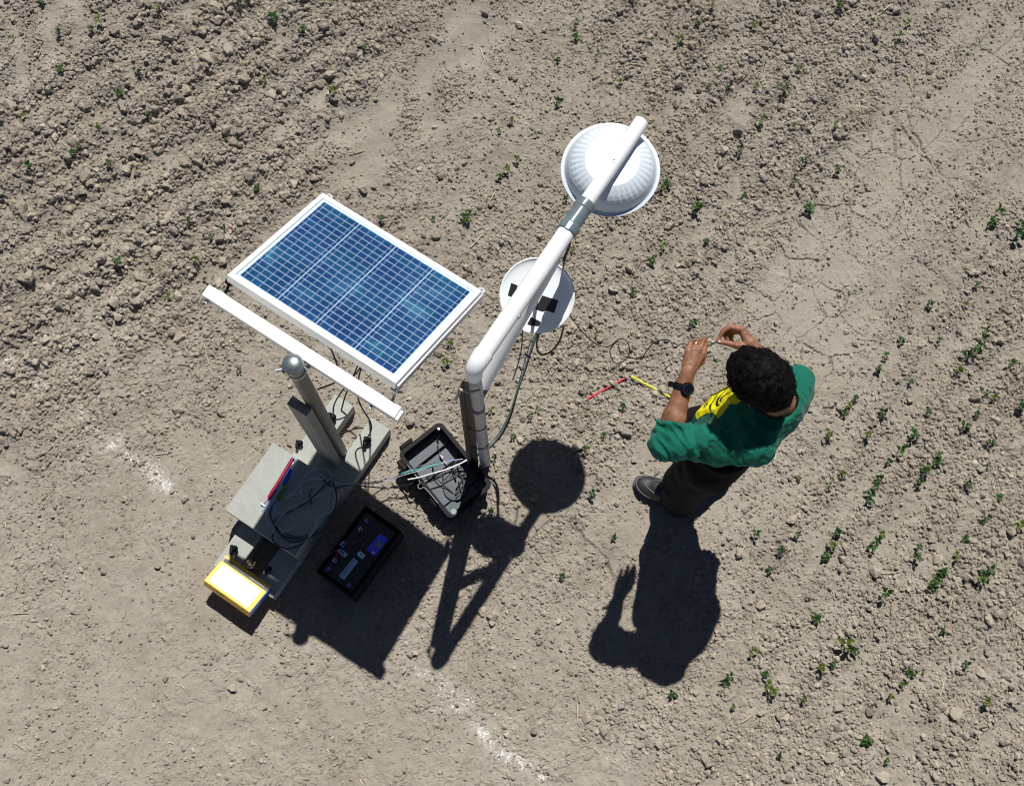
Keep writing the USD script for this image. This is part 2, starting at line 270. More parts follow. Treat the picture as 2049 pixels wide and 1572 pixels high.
# ---------------------------------------------------------------- materials of the equipment
PVC = mat('white_pvc', (.82, .845, .87), .38, var=.03, scale=14)
WHITE_PLASTIC = mat('white_plastic', (.85, .90, .94), .30, var=.03, scale=20)
PRIMER = mat('grey_pvc', (.125, .165, .19), .28, var=.08, scale=60)
ALU = mat('aluminium', (.74, .755, .76), .42, metallic=.75, var=.05, scale=120)
ALU_DULL = mat('dull_aluminium', (.46, .48, .49), .5, metallic=.6, var=.08, scale=60)
WHITE_METAL = mat('white_painted_metal', (.86, .85, .83), .35, var=.02, scale=30)
GALV = mat('galvanised_steel', (.25, .29, .31), .38, metallic=.75, var=.18, scale=70)
GALV_DIRTY = mat('weathered_galvanised_steel', (.135, .132, .115), .5, metallic=.4, color2=(.225, .215, .180), scale=35)
GREY_PAINT = mat('grey_painted_timber', (.30, .315, .29), .62, color2=(.36, .375, .345), scale=26, bump=.25, bscale=160)
PLANK = mat('worn_grey_timber', (.16, .165, .15), .75, color2=(.29, .29, .26), scale=55, bump=.5, bscale=220)
BLACK = mat('black_plastic', (.007, .007, .008), .55, var=.25, scale=50, spec=.16)
BLACK_CABLE = mat('black_cable', (.014, .014, .015), .5)
GREY_CABLE = mat('grey_cable', (.52, .52, .55), .45)
TEAL_CABLE = mat('teal_cable', (.05, .42, .36), .4)
WHITE_CABLE = mat('white_cable', (.72, .74, .74), .4)
DARK_STEEL = mat('brown_steel', (.055, .046, .036), .6, color2=(.085, .07, .055), scale=60, bump=.3)
BLUE_TAPE = mat('dark_tape', (.030, .036, .055), .35)
TWINE = mat('beige_twine', (.42, .36, .31), .8)
STEEL = mat('bright_bolt_steel', (.55, .56, .56), .3, metallic=.9)
CELL = [usdkit.material(stage, f'{L}solar_cell_{k}', {
    'g': ('geometry', {}), 'n': ('noise_texture', {'scale': 7.0, 'detail': 4, 'roughness': .6, 'distortion': .6}), 'n2': ('noise_texture', {'scale': 260, 'detail': 3}),
    'r': ('rgb_ramp', {'ramp': [(.40, c1), (.60, c2), (.74, c3)]}), 'r2': ('rgb_ramp', {'ramp': [(.3, (.85, .85, .85)), (.7, (1.15, 1.15, 1.15))]}), 'm': ('mix_color', {'blend_type': 'multiply', 'fac': 1.0, 'use_clamp': False}),
    'p': ('principled_bsdf', {'roughness': .16, 'specular_ior_level': .35})},
    [('g.position', 'n.vector'), ('g.position', 'n2.vector'), ('n.fac', 'r.fac'), ('n2.fac', 'r2.fac'), ('r.color', 'm.a'), ('r2.color', 'm.b'), ('m.result', 'p.base_color')], surface='p.BSDF')
    for k, (c1, c2, c3) in enumerate([((.010, .045, .140), (.014, .070, .180), (.045, .160, .270)), ((.010, .040, .145), (.014, .060, .175), (.04, .13, .25)), ((.009, .050, .135), (.014, .080, .185), (.05, .17, .28))])]
BACKSHEET = mat('white_backsheet', (.55, .68, .80), .3)
BUSBAR = mat('busbar_silver', (.24, .36, .52), .35)

# ---------------------------------------------------------------- solar panel stand
AX = V3(.883, -.469, 0); AX /= np.linalg.norm(AX); BX = V3(-AX[1] * -1, 0, 0); BX = V3(AX[1], -AX[0], 0); UZ = V3(0, 0, 1)   # along the bar, toward the lower left, up
POST = V3(-.748, 1.082, 0)
def loc(a, b, z=0.0): return POST + a * AX + b * BX + z * UZ
BASEM = frame4(POST, AX, -BX, UZ)
def lbox(a0, a1, b0, b1, z0, z1, bevel=.003): return put(rbox((a1 - a0, b1 - b0, z1 - z0), bevel), frame4(loc((a0 + a1) / 2, (b0 + b1) / 2, (z0 + z1) / 2), AX, -BX, UZ))
st = thing('solar_panel_stand', 'tilted blue solar panel on a galvanised post with a grey painted timber base', 'solar panel')
# the panel: corners lie on a plane tilted toward the sun
PC = V3(-.571, 1.407, 1.443); PU = unit(V3(.875, -.481, .055)); PV = V3(.462, .796, -.392); PV = unit(PV - PU * (PV @ PU)); PN = np.cross(PU, PV)
PWD, PHD, FT = .708, .534, .036
PM = frame4(PC, PU, PV, PN)          # x along the bar, y down the slope, z outwards; the frame's top face lies at z = 0
def pbox(x0, x1, y0, y1, z0, z1, bevel=.0015): return put(rbox((x1 - x0, y1 - y0, z1 - z0), bevel, 6), PM @ trimesh.transformations.translation_matrix([(x0 + x1) / 2, (y0 + y1) / 2, (z0 + z1) / 2]))
X0, Y0, FW = PWD / 2, PHD / 2, .020
panel = obj('panel', pbox(-X0 + .012, X0 - .012, -Y0 + .012, Y0 - .012, -.012, -.0055, .001), BACKSHEET, st)
for nm, a in (('frame_side', (-X0, X0, -Y0, -Y0 + FW)), ('frame_side', (-X0, X0, Y0 - FW, Y0)), ('frame_side', (-X0, -X0 + FW, -Y0 + FW + .0005, Y0 - FW - .0005)), ('frame_side', (X0 - FW, X0, -Y0 + FW + .0005, Y0 - FW - .0005))):
    x0, x1, y0, y1 = a
    obj(nm, pbox(x0, x1, y0, y1, -FT, 0), ALU, panel)
mgx, mgy = .030, .030; cw = (PWD - 2 * mgx) / 4; ch = (PHD - 2 * mgy) / 18; rc = np.random.default_rng(4)
for i in range(4):
    for j in range(18):
        xa = -X0 + mgx + i * cw; ya = -Y0 + mgy + j * ch
        q = trimesh.creation.box((cw - .0028, ch - .0022, .0008)); q.apply_translation([xa + cw / 2, ya + ch / 2, -.0050]); q.apply_transform(PM)
        obj('cell', q, CELL[int(rc.integers(0, 3))], panel)
bb = []
for i in range(4):
    for f in (.09, .295, .5, .705, .91):
        xa = -X0 + mgx + (i + f) * cw; q = trimesh.creation.box((.0016, PHD - 2 * mgy - .004, .0006)); q.apply_translation([xa, 0, -.0044]); bb.append(put(q, PM))
obj('busbars', cat(*bb), BUSBAR, panel)
# rails under the short sides, ending in ears with a hole
for sx, off in ((-1, .012), (1, .016)):
    xe = sx * (X0 - .006); x0, x1 = sorted((xe, xe + sx * off))
    rail = pbox(x0 - (.012 if sx > 0 else 0), x1 + (.012 if sx < 0 else 0), -Y0 + .004, Y0 + .004, -FT - .003, -FT, .001)
    ear_c = m3.CrossSection.circle(.014, 24).translate([xe - sx * .008, Y0 + .026]) + m3.CrossSection.square([.028, .032], True).translate([xe - sx * .008, Y0 + .010])
    ear_c = ear_c - m3.CrossSection.circle(.0048, 20).translate([xe - sx * .008, Y0 + .026])
    em = ear_c.extrude(.003).translate([0, 0, -FT + .001]).to_mesh(); ear = put(trimesh.Trimesh(em.vert_properties[:, :3], em.tri_verts, process=False), PM)
    obj('rail', cat(rail, ear, pbox(x0, x1, -Y0 + .004, Y0, -FT + .0005, -.013, .001)), ALU_DULL, st)
jb = obj('junction_box', pbox(-.06, .06, .06, .16, -FT - .02, -.0125, .004), BLACK, st)
obj('post', rod(loc(0, 0, .06), loc(0, 0, 1.478), .0295, 40), GALV_DIRTY, st, smooth=40)
capp = [(.0375, 0), (.0375, .006), (.034, .0075)] + [(.034 * math.cos(t), .0075 + .017 * math.sin(t)) for t in np.linspace(.1, math.pi / 2, 9)]
pc = obj('post_cap', lathe([(.034, -.022), (.0345, -.001), (.0375, 0)] + capp[1:], 48, frame4(loc(0, 0, 1.479), AX, -BX, UZ)), GALV, st, smooth=35)
for z in (1.452, 1.40): obj('clamp', lathe([(.0300, -.010), (.0325, -.010), (.0325, .010), (.0300, .010)], 36, frame4(loc(0, 0, z), AX, -BX, UZ)), ALU_DULL, st, smooth=30)
for a, b, z in ((-.030, .030, 1.452), (.031, -.02, 1.452)):
    obj('bolt', cat(rod(loc(a, b, z), loc(a * 1.5, b * 1.5, z), .006, 6), rod(loc(a - .012, b, z), loc(a + .014, b + .006, z), .004, 8)), GALV, st)
barz = 1.460
bar = obj('cross_bar', lbox(-.408, .392, -.077, -.0315, barz - .022, barz + .022, .003), WHITE_METAL, st)
obj('bar_end', lbox(.392, .405, -.071, -.0315, barz - .020, barz + .014, .003), WHITE_METAL, st)
for a in (-.385, .30): obj('bolt', cat(rod(loc(a, -.0315, barz - .004), loc(a, -.018, barz - .004), .007, 6), rod(loc(a, -.0315, barz - .004), loc(a, -.029, barz - .004), .010, 14)), STEEL, st)
for sx in (-1, 1):                       # brackets that carry the panel's upper corners on the bar
    a0 = sx * (X0 - .004); bq = PC + PM[:3, 0] * a0 + PM[:3, 1] * (-Y0 + .006) + PM[:3, 2] * (-FT - .004)
    q0 = loc((bq - POST) @ AX + sx * .0, -.0765, barz - .004); q1 = q0 + V3(0, 0, 0) - BX * .004
    obj('bracket', cat(tube(spline([q0 + BX * .002, q1 - BX * .014, bq + BX * .006 - UZ * .012, bq], 5), .0055, 8), rod(bq - AX * .012 - UZ * .004, bq + AX * .012 - UZ * .004, .0105, 12)), BLACK if sx < 0 else ALU_DULL, st)
    obj('bracket_plate', put(rbox((.030, .004, .036), .0015), frame4(q0 - BX * .0022, AX, -BX, UZ)), ALU_DULL, st)
# timber base
for a0, a1, b1 in ((-.175, -.070, .726), (.026, .130, .70)):
    obj('beam', lbox(a0, a1, -.205, b1, 0, .09, .004), GREY_PAINT, st)
obj('cross_block', lbox(-.0695, .0255, -.032, .1395, 0, .088, .003), GREY_PAINT, st)
obj('base_board', put(rbox((.372, .358, .119), .0025), frame4(loc(-.0585, .322, .1505), AX, -BX, UZ)), GREY_PAINT, st)
obj('upright_plank', lbox(-.060, .030, .033, .071, .0885, 1.05, .003), PLANK, st)
rk = np.random.default_rng(8)
def knob(a, b, z, s=1.0):
    m = cat(rod(loc(a, b, z), loc(a, b, z + .022 * s), .010 * s, 10), put(rbox((.040 * s, .014 * s, .016 * s), .005), frame4(loc(a, b, z + .026 * s), unit(AX * .5 + BX * .9), unit(AX * .9 - BX * .5), UZ)), put(trimesh.creation.icosphere(2, .013 * s), frame4(loc(a + .008, b - .012, z + .024 * s), AX, -BX, UZ)))
    return obj('knob', m, BLACK, st)
def loc_of(px, py, z): d = at(px, py, z) - POST; return d @ AX, d @ BX
for px, py, s in ((660, 838, 1.3), (731, 884, 1.15), (464, 1100, 1.1), (595, 889, 1.0), (533, 1140, .9)):
    a, b = loc_of(px, py, .11); knob(a, b, .09, s)
for a, b in ((-.12, .712), (.075, .69)): obj('carriage_bolt', rod(loc(a, b, .085), loc(a, b, .118), .009, 12), DARK_STEEL, st)
def wire(name, P, r, m, parent, n=8, sides=6): return obj(name, tube(spline(P, n), r, sides), m, parent, smooth=60)
J = PC + PM[:3, 1] * .10 + PM[:3, 2] * (-FT - .02)
for k, (a, b, zl) in enumerate(((-.125, -.12, .9), (-.105, -.16, .72), (.07, -.10, .8))):
    e = loc(a, b, .097); w1 = J + V3(.02 * k, .01, 0); mid = (w1 + e) / 2 + V3(.05 - .07 * k, .10 - .06 * k, -.25)
    wire('panel_lead', [w1, w1 + V3(0, .01, -.10), mid, e + V3(.03, .05, .12), e], .0035, BLACK_CABLE, st)
wire('panel_lead', [loc(.02, -.03, 1.1), loc(.08, -.10, 1.2), PC + PM[:3, 1] * -.16 + PM[:3, 2] * (-FT - .05), PC + PM[:3, 1] * .05 + PM[:3, 2] * (-FT - .015)], .0035, BLACK_CABLE, st)

# ---------------------------------------------------------------- sensor mast with two white bowls
ms = thing('sensor_mast', 'white pipe mast with a long arm carrying two white bowls', 'sensor mast')
ELB = at(947, 738, 1.615); MB = at(971, 925, 0.0)
ARM_E = at(1284, 243, 1.615); AD = unit(ARM_E - ELB); MD = unit(ELB - MB); RP, RA, RE = .0245, .0305, .0268
CP0, CP1 = at(1128, 461, 1.615), at(1173, 404, 1.615)
zc = lambda p: ELB + AD * ((p - ELB) @ AD)
CP0, CP1 = zc(CP0), zc(CP1)
# the sweeping elbow: one bend from mast into arm
bend = []
K0 = ELB - MD * .045; K1 = ELB + AD * .045
for t in np.linspace(0, 1, 9): bend.append((1 - t) ** 2 * K0 + 2 * t * (1 - t) * ELB + t * t * K1)
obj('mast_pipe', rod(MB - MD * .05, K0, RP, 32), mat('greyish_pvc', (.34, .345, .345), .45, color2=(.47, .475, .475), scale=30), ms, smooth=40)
obj('elbow', tube(np.vstack([[K0 - MD * .035], bend, [K1 + AD * .02]]), np.linspace(RP + .0045, RA + .0035, 11), 32), PVC, ms, smooth=40)
obj('arm_pipe', rod(K1, CP0, RA, 32), PVC, ms, smooth=40)
def tubes(a, b, prof, sides=36): 
    d = unit(b - a); x = unit(np.cross(d, UZ)); return lathe(prof, sides, frame4(a, x, np.cross(d, x), d))
Lc = np.linalg.norm(CP1 - CP0)
cpl = obj('coupling', tubes(CP0, CP1, [(RA - .001, 0), (.0345, 0), (.0358, .004), (.0358, .026), (.0345, .030), (.0322, .034), (.0315, Lc - .034), (.0335, Lc - .030), (.0345, Lc - .026), (.0345, Lc - .004), (.0332, Lc), (RE - .001, Lc)]), PRIMER, ms, smooth=30)
ge = at(1130, 455, 1.65); 
obj('coupling_label', put(rbox((.030, .014, .002), .0008), frame4(CP0 + AD * .013 + UZ * .0358, AD, np.cross(UZ, AD), UZ)), WHITE_PLASTIC, cpl)
obj('end_pipe', cat(rod(CP1, ARM_E, RE, 32)), PVC, ms, smooth=40)
PIPE_INK = mat('faded_pipe_print', (.50, .51, .53), .6); ink = []
for a_, b_, r_, st_ in ((K1 + AD * .03, CP0 - AD * .02, RA, .0085), (CP1 + AD * .05, ARM_E - AD * .10, RE, .0095)):
    dr = unit(UZ * .9 + np.cross(AD, UZ) * -.42); n_ = int(np.linalg.norm(b_ - a_) / st_)
    for k in range(n_):
        if (k * 7) % 11 < 7: ink.append(put(trimesh.creation.box((st_ * (.25 + .3 * ((k * 5) % 7) / 7), .0016, .0006)), frame4(a_ + AD * (k * st_) + dr * (r_ + .0001), AD, np.cross(dr, AD), dr)))
obj('pipe_print', cat(*ink), PIPE_INK, ms).SetCustomDataByKey('kind', 'stuff')
# upper bowl, upside down under the end of the arm
n1 = unit(V3(-.0194, -.0623, 1)); B1 = V3(.2795, 1.8970, 1.4900); R1 = .1766
x1 = unit(np.cross(V3(0, 1, 0), n1)); y1 = np.cross(n1, x1)
def bowl1():
    sides = 240; prof = [(.1766, .0), (.1766, .004), (.166, .0065), (.1625, .010), (.158, .026), (.150, .046), (.140, .061), (.128, .073), (.112, .0835), (.102, .0885), (.0965, .091), (.094, .0915), (0.0005, .0918)]
    inner = [(r - .003, z - .003) for r, z in prof[2:-1]][::-1]
    prof = np.array([(.1735, -.001)] + prof); V = []
    a = np.arange(sides) * 2 * np.pi / sides; rows = np.array(prof)
    # refine the ribbed slope
    fine = np.array([(np.interp(t, np.arange(len(rows)), rows[:, 0]), np.interp(t, np.arange(len(rows)), rows[:, 1])) for t in np.linspace(0, len(rows) - 1, 60)])
    rib = np.clip((fine[:, 1] - .052) / .012, 0, 1) * np.clip((.0905 - fine[:, 1]) / .004, 0, 1) * .0032
    rr = fine[:, 0][:, None] + rib[:, None] * (np.abs(np.sin(a * 20))[None, :] - .5)
    zz = np.broadcast_to(fine[:, 1][:, None], rr.shape)
    V = np.stack([rr * np.cos(a), rr * np.sin(a), zz], -1).reshape(-1, 3); n = len(fine)
    i, j = np.meshgrid(np.arange(n - 1), np.arange(sides), indexing='ij'); j2 = (j + 1) % sides
    q = np.stack([i * sides + j, i * sides + j2, (i + 1) * sides + j2, (i + 1) * sides + j], -1).reshape(-1, 4)
    return trimesh.Trimesh(V, np.vstack([q[:, [0, 1, 2]], q[:, [0, 2, 3]]]), process=False)
bw = obj('upper_bowl', put(bowl1(), frame4(B1, x1, y1, n1)), mat('milky_plastic', (.62, .685, .765), .32, var=.03, scale=16), ms, smooth=30, label='large white ribbed bowl hung upside down under the end of the arm')
def screw(p, d, r=.0045): return cat(rod(p, p + d * .004, r * 1.5, 16), put(trimesh.creation.icosphere(2, r), frame4(p + d * .003, *[unit(v) for v in (AD, np.cross(d, AD), d)])))
obj('bolt', screw(zc(at(1231, 323, 1.64)) + UZ * .0262, UZ), STEEL, ms)
# brace from the mast up to the arm
BR0 = V3(-.127, 1.137, 1.085); BR1 = zc(V3(.085, 1.52, 1.6)) + V3(.006, -.004, -.046)
obj('brace', rod(BR0, BR1, .0262, 32), PVC, ms, smooth=40, label='slanting white pipe that props the arm')
bd = unit(BR1 - BR0)
obj('brace_tape', tubes(BR0 - bd * .03, BR0 + bd * .05, [(.0262, 0), (.0274, .002), (.0279, .03), (.0272, .045), (.0277, .06), (.0270, .078), (.0262, .08)]), BLUE_TAPE, ms, smooth=30)
for f, w in ((.66, .018),): obj('mast_tape', tubes(MB + (ELB - MB) * f, MB + (ELB - MB) * (f + .03), [(RP, 0), (.0262, .001), (.0265, .025), (.0258, .045), (RP, .047)]), BLUE_TAPE, ms, smooth=30)
obj('bolt', screw(zc(at(1037, 638, 1.6)) + unit(V3(.75, -.4, .25)) * .0300, unit(V3(.75, -.4, .25))), STEEL, ms)
# the lower bowl, open upwards, tipped a little
n2 = unit(V3(-.1887, -.4046, 1)); B2 = V3(.0591, 1.4763, 1.2808); R2 = .1384
x2 = unit(np.cross(V3(0, 1, 0), n2)); y2 = np.cross(n2, x2); M2 = frame4(B2, x2, y2, n2)
b2p = [(0.0005, -.0105), (.090, -.0105), (.112, -.0092), (.124, -.0062), (.1305, -.0022), (.1335, .0008), (.1384, .0), (.1384, -.003), (.133, -.0042), (.124, -.010), (.112, -.0135), (.0005, -.0145)]
lb = obj('lower_bowl', lathe(b2p, 96, M2), WHITE_PLASTIC, ms, smooth=35, label='small white bowl with black tape patches below the arm')
def patchM(px, py): 
    # where the sight line meets the bowl's floor
    d = at(px, py, 0.0) - CC; t = ((B2 - n2 * .0100 - CC) @ n2) / (d @ n2); return CC + t * d
TAPE = mat('black_tape', (.010, .010, .011), .6)
for quad in ([(1085, 591), (1117, 601), (1109, 626.5), (1093, 621), (1086, 623), (1071, 618.5)], [(1062.5, 634), (1082.5, 644), (1076, 660), (1052, 654)], [(1023, 566), (1036, 571), (1028, 596), (1016, 591)], [(1008, 602), (1012, 606), (1008, 614), (1003, 611)]):
    P = np.array([(np.linalg.inv(M2) @ np.append(patchM(*q), 1))[:2] for q in quad]); P = P if m3.CrossSection([P]).area() > 0 else P[::-1]
    tm = m3.CrossSection([P]).extrude(.0012).translate([0, 0, -.0103]).to_mesh(); obj('tape_patch', put(trimesh.Trimesh(tm.vert_properties[:, :3], tm.tri_verts, process=False), M2), TAPE, lb)
obj('hanger', rod(B2 - n2 * .0105, zc(B2) - UZ * .02, .007, 12), GALV, ms)
# steel stake lashed to the mast
SK0, SK1 = at(948, 935, 0.0), at(931, 770, 1.47)
sd = unit(SK1 - SK0); sx = unit(V3(.9, -.3, 0) - sd * (V3(.9, -.3, 0) @ sd)); sy = np.cross(sd, sx)
def bar3(s, x0, x1, y0, y1): Ln = np.linalg.norm(SK1 - SK0) + .08; return put(rbox((x1 - x0, y1 - y0, Ln), .0015, 6), frame4((SK0 + SK1) / 2 - sd * .04 + sx * (x0 + x1) / 2 + sy * (y0 + y1) / 2, sx, sy, sd))
obj('stake', cat(bar3(0, -.018, .018, .010, .015), bar3(0, -.018, -.013, -.022, .0098)), DARK_STEEL, ms, label='brown steel angle stake lashed along the mast')
obj('lashing', tube(spline([SK1 + V3(-.018, -.01, -.02), SK1 + V3(-.012, -.022, .012), SK1 + V3(.02, -.026, .012), SK1 + V3(.05, -.012, -.002)], 8), .005, 8), TWINE, ms, smooth=50)
obj('lashing', tube(spline([SK1 + V3(-.016, -.012, -.015), SK1 + V3(-.025, -.03, -.04), SK1 + V3(-.03, -.035, -.07)], 6), .006, 6), TWINE, ms, smooth=50)
for f in (.50, .28): 
    p = MB + (ELB - MB) * f; obj('tie', tube(spline([p + V3(-.05, -.016, -.02), p + V3(-.02, -.028, -.012), p + V3(.012, -.027, .004), p + V3(.027, -.01, .014)], 6), .0022, 6), BLACK_CABLE, ms)

# ---------------------------------------------------------------- things on the ground and on the base
# open black case
F1 = unit(V3(.695, -.719, 0)); F2v = V3(-F1[1] * -1, 0, 0); F2v = unit(V3(F1[1], -F1[0], 0))     # long side, short side (to the lower left)
KC = at(881, 843, .135) + F1 * .186 + F2v * .120; KC[2] = 0
KM = frame4(KC, F1, -F2v, UZ)
def kbox(x0, x1, y0, y1, z0, z1, bevel=.004): return put(rbox((x1 - x0, y1 - y0, z1 - z0), bevel), KM @ trimesh.transformations.translation_matrix([(x0 + x1) / 2, -(y0 + y1) / 2, (z0 + z1) / 2]))
# in this frame x runs along the long side to the lower right, y to the lower left
kc = thing('equipment_case', 'open black plastic case full of wires at the foot of the mast', 'case')
KX, KY, KZ, KW = .180, .112, .132, .007
def rrect(x, y, r): return m3.CrossSection.square([2 * (x - r), 2 * (y - r)], True).offset(r, m3.JoinType.Round, circular_segments=32)
def kext(cs, z0, z1): k = cs.extrude(z1 - z0).translate([0, 0, z0]).to_mesh(); return put(trimesh.Trimesh(k.vert_properties[:, :3], k.tri_verts, process=False), KM)
obj('shell', kext(rrect(KX, KY, .022) - rrect(KX - KW, KY - KW, .017), .003, KZ - .0005), BLACK, kc, smooth=30)
CASE_FLOOR = mat('grey_case_floor', (.046, .062, .084), .5, color2=(.066, .086, .110), scale=22)
obj('floor', kext(rrect(KX - KW - .0004, KY - KW - .0004, .016), .044, .056), CASE_FLOOR, kc)
obj('rim', kext(rrect(KX + .011, KY + .011, .028) - rrect(KX - .001, KY - .001, .021), KZ - .014, KZ), BLACK, kc, smooth=30)
for x in (-.10, -.02, .115): obj('divider', kbox(x - .002, x + .002, -KY + KW + .001, KY - KW - .001, .0565, .066 if x > -.1 else .078, .001), BLACK, kc)
# ribbed latch side toward the lower left, and the carrying-handle lug at the top
for k, x in enumerate((-.135, -.098, -.061, -.024)): obj('rib', kbox(x - .013, x + .013, KY + .011, KY + .032, .030, KZ - .018, .006), BLACK, kc)
obj('latch', kbox(-.165, -.110, KY + .0115, KY + .036, .075, KZ - .002, .006), BLACK, kc); obj('latch', kbox(.055, .105, KY + .0115, KY + .026, .06, KZ - .004, .006), BLACK, kc)
obj('handle_lug', kbox(-KX - .034, -KX - .0115, .03, .098, .055, KZ - .004, .008), BLACK, kc)
obj('wire_rail', tube(spline([(KM @ np.append(p, 1))[:3] for p in ([-.12, -.118, KZ + .006], [-.03, -.121, KZ + .006], [-.018, -.14, KZ + .002], [.0, -.141, KZ + .002], [.012, -.122, KZ + .006], [.10, -.119, KZ + .006])], 6), .0028, 8), mat('rail_grey', (.16, .165, .17), .5), kc, smooth=50)
def kp(x, y, z): return (KM @ V3(x, -y, z, 1))[:3]
disc = obj('round_cover', lathe([(.0005, .014), (.034, .014), (.052, .010), (.055, .004), (.056, 0)], 48, KM @ trimesh.transformations.translation_matrix([.086, -.012, .0565])), mat('smoke_grey_plastic', (.09, .105, .125), .65, var=.1), kc, smooth=35)
obj('screw_cap', lathe([(.0005, .014), (.012, .014), (.0145, .011), (.0145, 0)], 24, frame4(kp(.172, .088, KZ - .012), F1, -F2v, UZ)), mat('pale_teal_plastic', (.20, .29, .30), .4), kc, smooth=30)
rw = np.random.default_rng(21)
for k in range(8):
    a = kp(rw.uniform(-.06, .14), rw.uniform(-.08, .09), .060); b = kp(rw.uniform(-.02, .12), rw.uniform(-.09, .08), .060); mid = (a + b) / 2 + V3(rw.uniform(-.04, .04), rw.uniform(-.04, .04), rw.uniform(.01, .045))
    wire('loose_wire', [a, a * .7 + mid * .3 + UZ * .02, mid, b * .7 + mid * .3 + UZ * .01, b], .0024, BLACK_CABLE, kc, 7)
wire('loose_wire', [at(879, 870, .10), at(876, 886, .09), at(878, 900, .08), at(884, 912, .08)], .0017, BLACK_CABLE, kc, 6)
obj('pink_connector', cat(rod(at(881, 909, .075), at(886, 917, .075), .0052, 12), rod(at(888, 921, .07), at(893, 928, .068), .0034, 10)), mat('pale_pink_plastic', (.70, .52, .60), .4), kc)
obj('blue_connector', rod(at(898, 921, .085), at(906, 919.5, .085), .0045, 12), mat('blue_plastic', (.03, .07, .55), .4), kc)
obj('screw_eye', screw(kp(-KX + .016, -KY + .018, KZ - .001), UZ, .004), STEEL, kc)

# car battery standing in a black tray, in the panel's shade
BM_x = unit(V3(-.507, -.862, 0)); BM_y = unit(V3(-BM_x[1], BM_x[0], 0)); BC = (at(732, 1010, .195) + at(703, 1196, .195)) / 2; BC[2] = 0
BTM = frame4(BC, BM_x, BM_y, UZ)
def bbox(x0, x1, y0, y1, z0, z1, bevel=.003): return put(rbox((x1 - x0, y1 - y0, z1 - z0), bevel), BTM @ trimesh.transformations.translation_matrix([(x0 + x1) / 2, (y0 + y1) / 2, (z0 + z1) / 2]))
def bloc(px, py, z): q = np.linalg.inv(BTM) @ np.append(at(px, py, z), 1); return q[0], q[1]
bt = thing('battery', 'black car battery with blue and white labels in a tray in the shade', 'battery')
BXL, BYL = .178, .098
for nm, a in (('tray_wall', (-BXL, BXL, BYL - .006, BYL)), ('tray_wall', (-BXL, BXL, -BYL, -BYL + .006)), ('tray_wall', (-BXL, -BXL + .006, -BYL + .0065, BYL - .0065)), ('tray_wall', (BXL - .006, BXL, -BYL + .0065, BYL - .0065))):
    obj(nm, bbox(*a, 0, .19, .002), BLACK, bt)
obj('body', bbox(-.160, .160, -.083, .083, .005, .176, .006), mat('dark_battery_case', (.018, .019, .024), .4, var=.2), bt)
BT = .176
def btag(name, quad, m, z=BT, dz=.0012):
    P = np.array([bloc(*q, z) for q in quad]); cs = m3.CrossSection([P]); cs = cs if cs.area() > 0 else m3.CrossSection([P[::-1]])
    k = cs.extrude(dz).translate([0, 0, z + .0002]).to_mesh(); return obj(name, put(trimesh.Trimesh(k.vert_properties[:, :3], k.tri_verts, process=False), BTM), m, bt)
LBLUE = mat('royal_blue_label', (.05, .06, .85), .4, color2=(.08, .12, .92), scale=120); LCYAN = mat('pale_blue_label', (.62, .84, .95), .4, color2=(.22, .36, .58), scale=150); LWHT = mat('pale_cyan_label', (.60, .88, .94), .4, color2=(.78, .93, .96), scale=180); LDK = mat('dark_print', (.02, .03, .10), .5)
zz8 = lambda x, y: (620 + x / 7.86, 1000 + y / 7.86)
btag('blue_label', [zz8(1110, 520), zz8(1235, 622), zz8(1015, 885), zz8(890, 775)], LBLUE)
btag('blue_label_print', [zz8(1085, 630), zz8(1150, 690), zz8(1085, 770), zz8(1015, 725)], mat('olive_print', (.16, .22, .30), .5), BT + .0013)
for o in (0, 28): btag('blue_label_print', [zz8(985 + o, 800 + o * .4), zz8(1000 + o, 810 + o * .4), zz8(985 + o, 838 + o * .4), zz8(968 + o, 828 + o * .4)], LWHT, BT + .0013)
btag('white_label', [zz8(790, 795), zz8(872, 868), zz8(825, 930), zz8(738, 855)], LWHT); btag('white_label_print', [zz8(795, 830), zz8(838, 868), zz8(822, 888), zz8(782, 850)], mat('teal_print', (.10, .36, .42), .5), BT + .0013)
btag('long_label', [zz8(690, 910), zz8(760, 970), zz8(535, 1255), zz8(455, 1190)], LCYAN)
for t in np.linspace(.08, .9, 8):
    x0, y0 = 705 - 235 * t + 8, 935 + 270 * t; btag('long_label_print', [zz8(x0 - 18, y0 - 10), zz8(x0 + 16, y0 + 18), zz8(x0 + 8, y0 + 28), zz8(x0 - 26, y0)], LDK, BT + .0013)
btag('barcode_label', [zz8(485, 765), zz8(600, 850), zz8(552, 905), zz8(425, 800)], LCYAN); btag('barcode_print', [zz8(495, 790), zz8(558, 838), zz8(535, 865), zz8(465, 815)], mat('navy_print', (.05, .10, .22), .5), BT + .0013)
btag('terminal_cover', [zz8(520, 640), zz8(580, 668), zz8(520, 745), zz8(465, 700)], LCYAN)
for px, py, r in ((892, 328, .011), (618, 1342, .012), (300, 1080, .010)):
    a, b = bloc(*zz8(px, py), BT); obj('terminal_post', lathe([(.0005, .012), (r * .8, .012), (r, .0), (r, -.001)], 24, BTM @ trimesh.transformations.translation_matrix([a, b, BT])), mat('lead_grey' + str(px), (.14, .15, .34), .45), bt, smooth=30)
for px, py in ((795, 460), (395, 950)):
    a, b = bloc(*zz8(px, py), BT); q = BTM @ trimesh.transformations.translation_matrix([a, b, BT]); c0 = (q @ V3(0, 0, .004, 1))[:3]
    obj('terminal_lug', cat(lathe([(.004, .004), (.0095, .004), (.0095, 0), (.004, 0)], 20, q), rod(c0, c0 + V3(.004, .014, .004), .003, 8)), STEEL, bt)
RED_W = mat('dark_red_cable', (.20, .02, .02), .5)
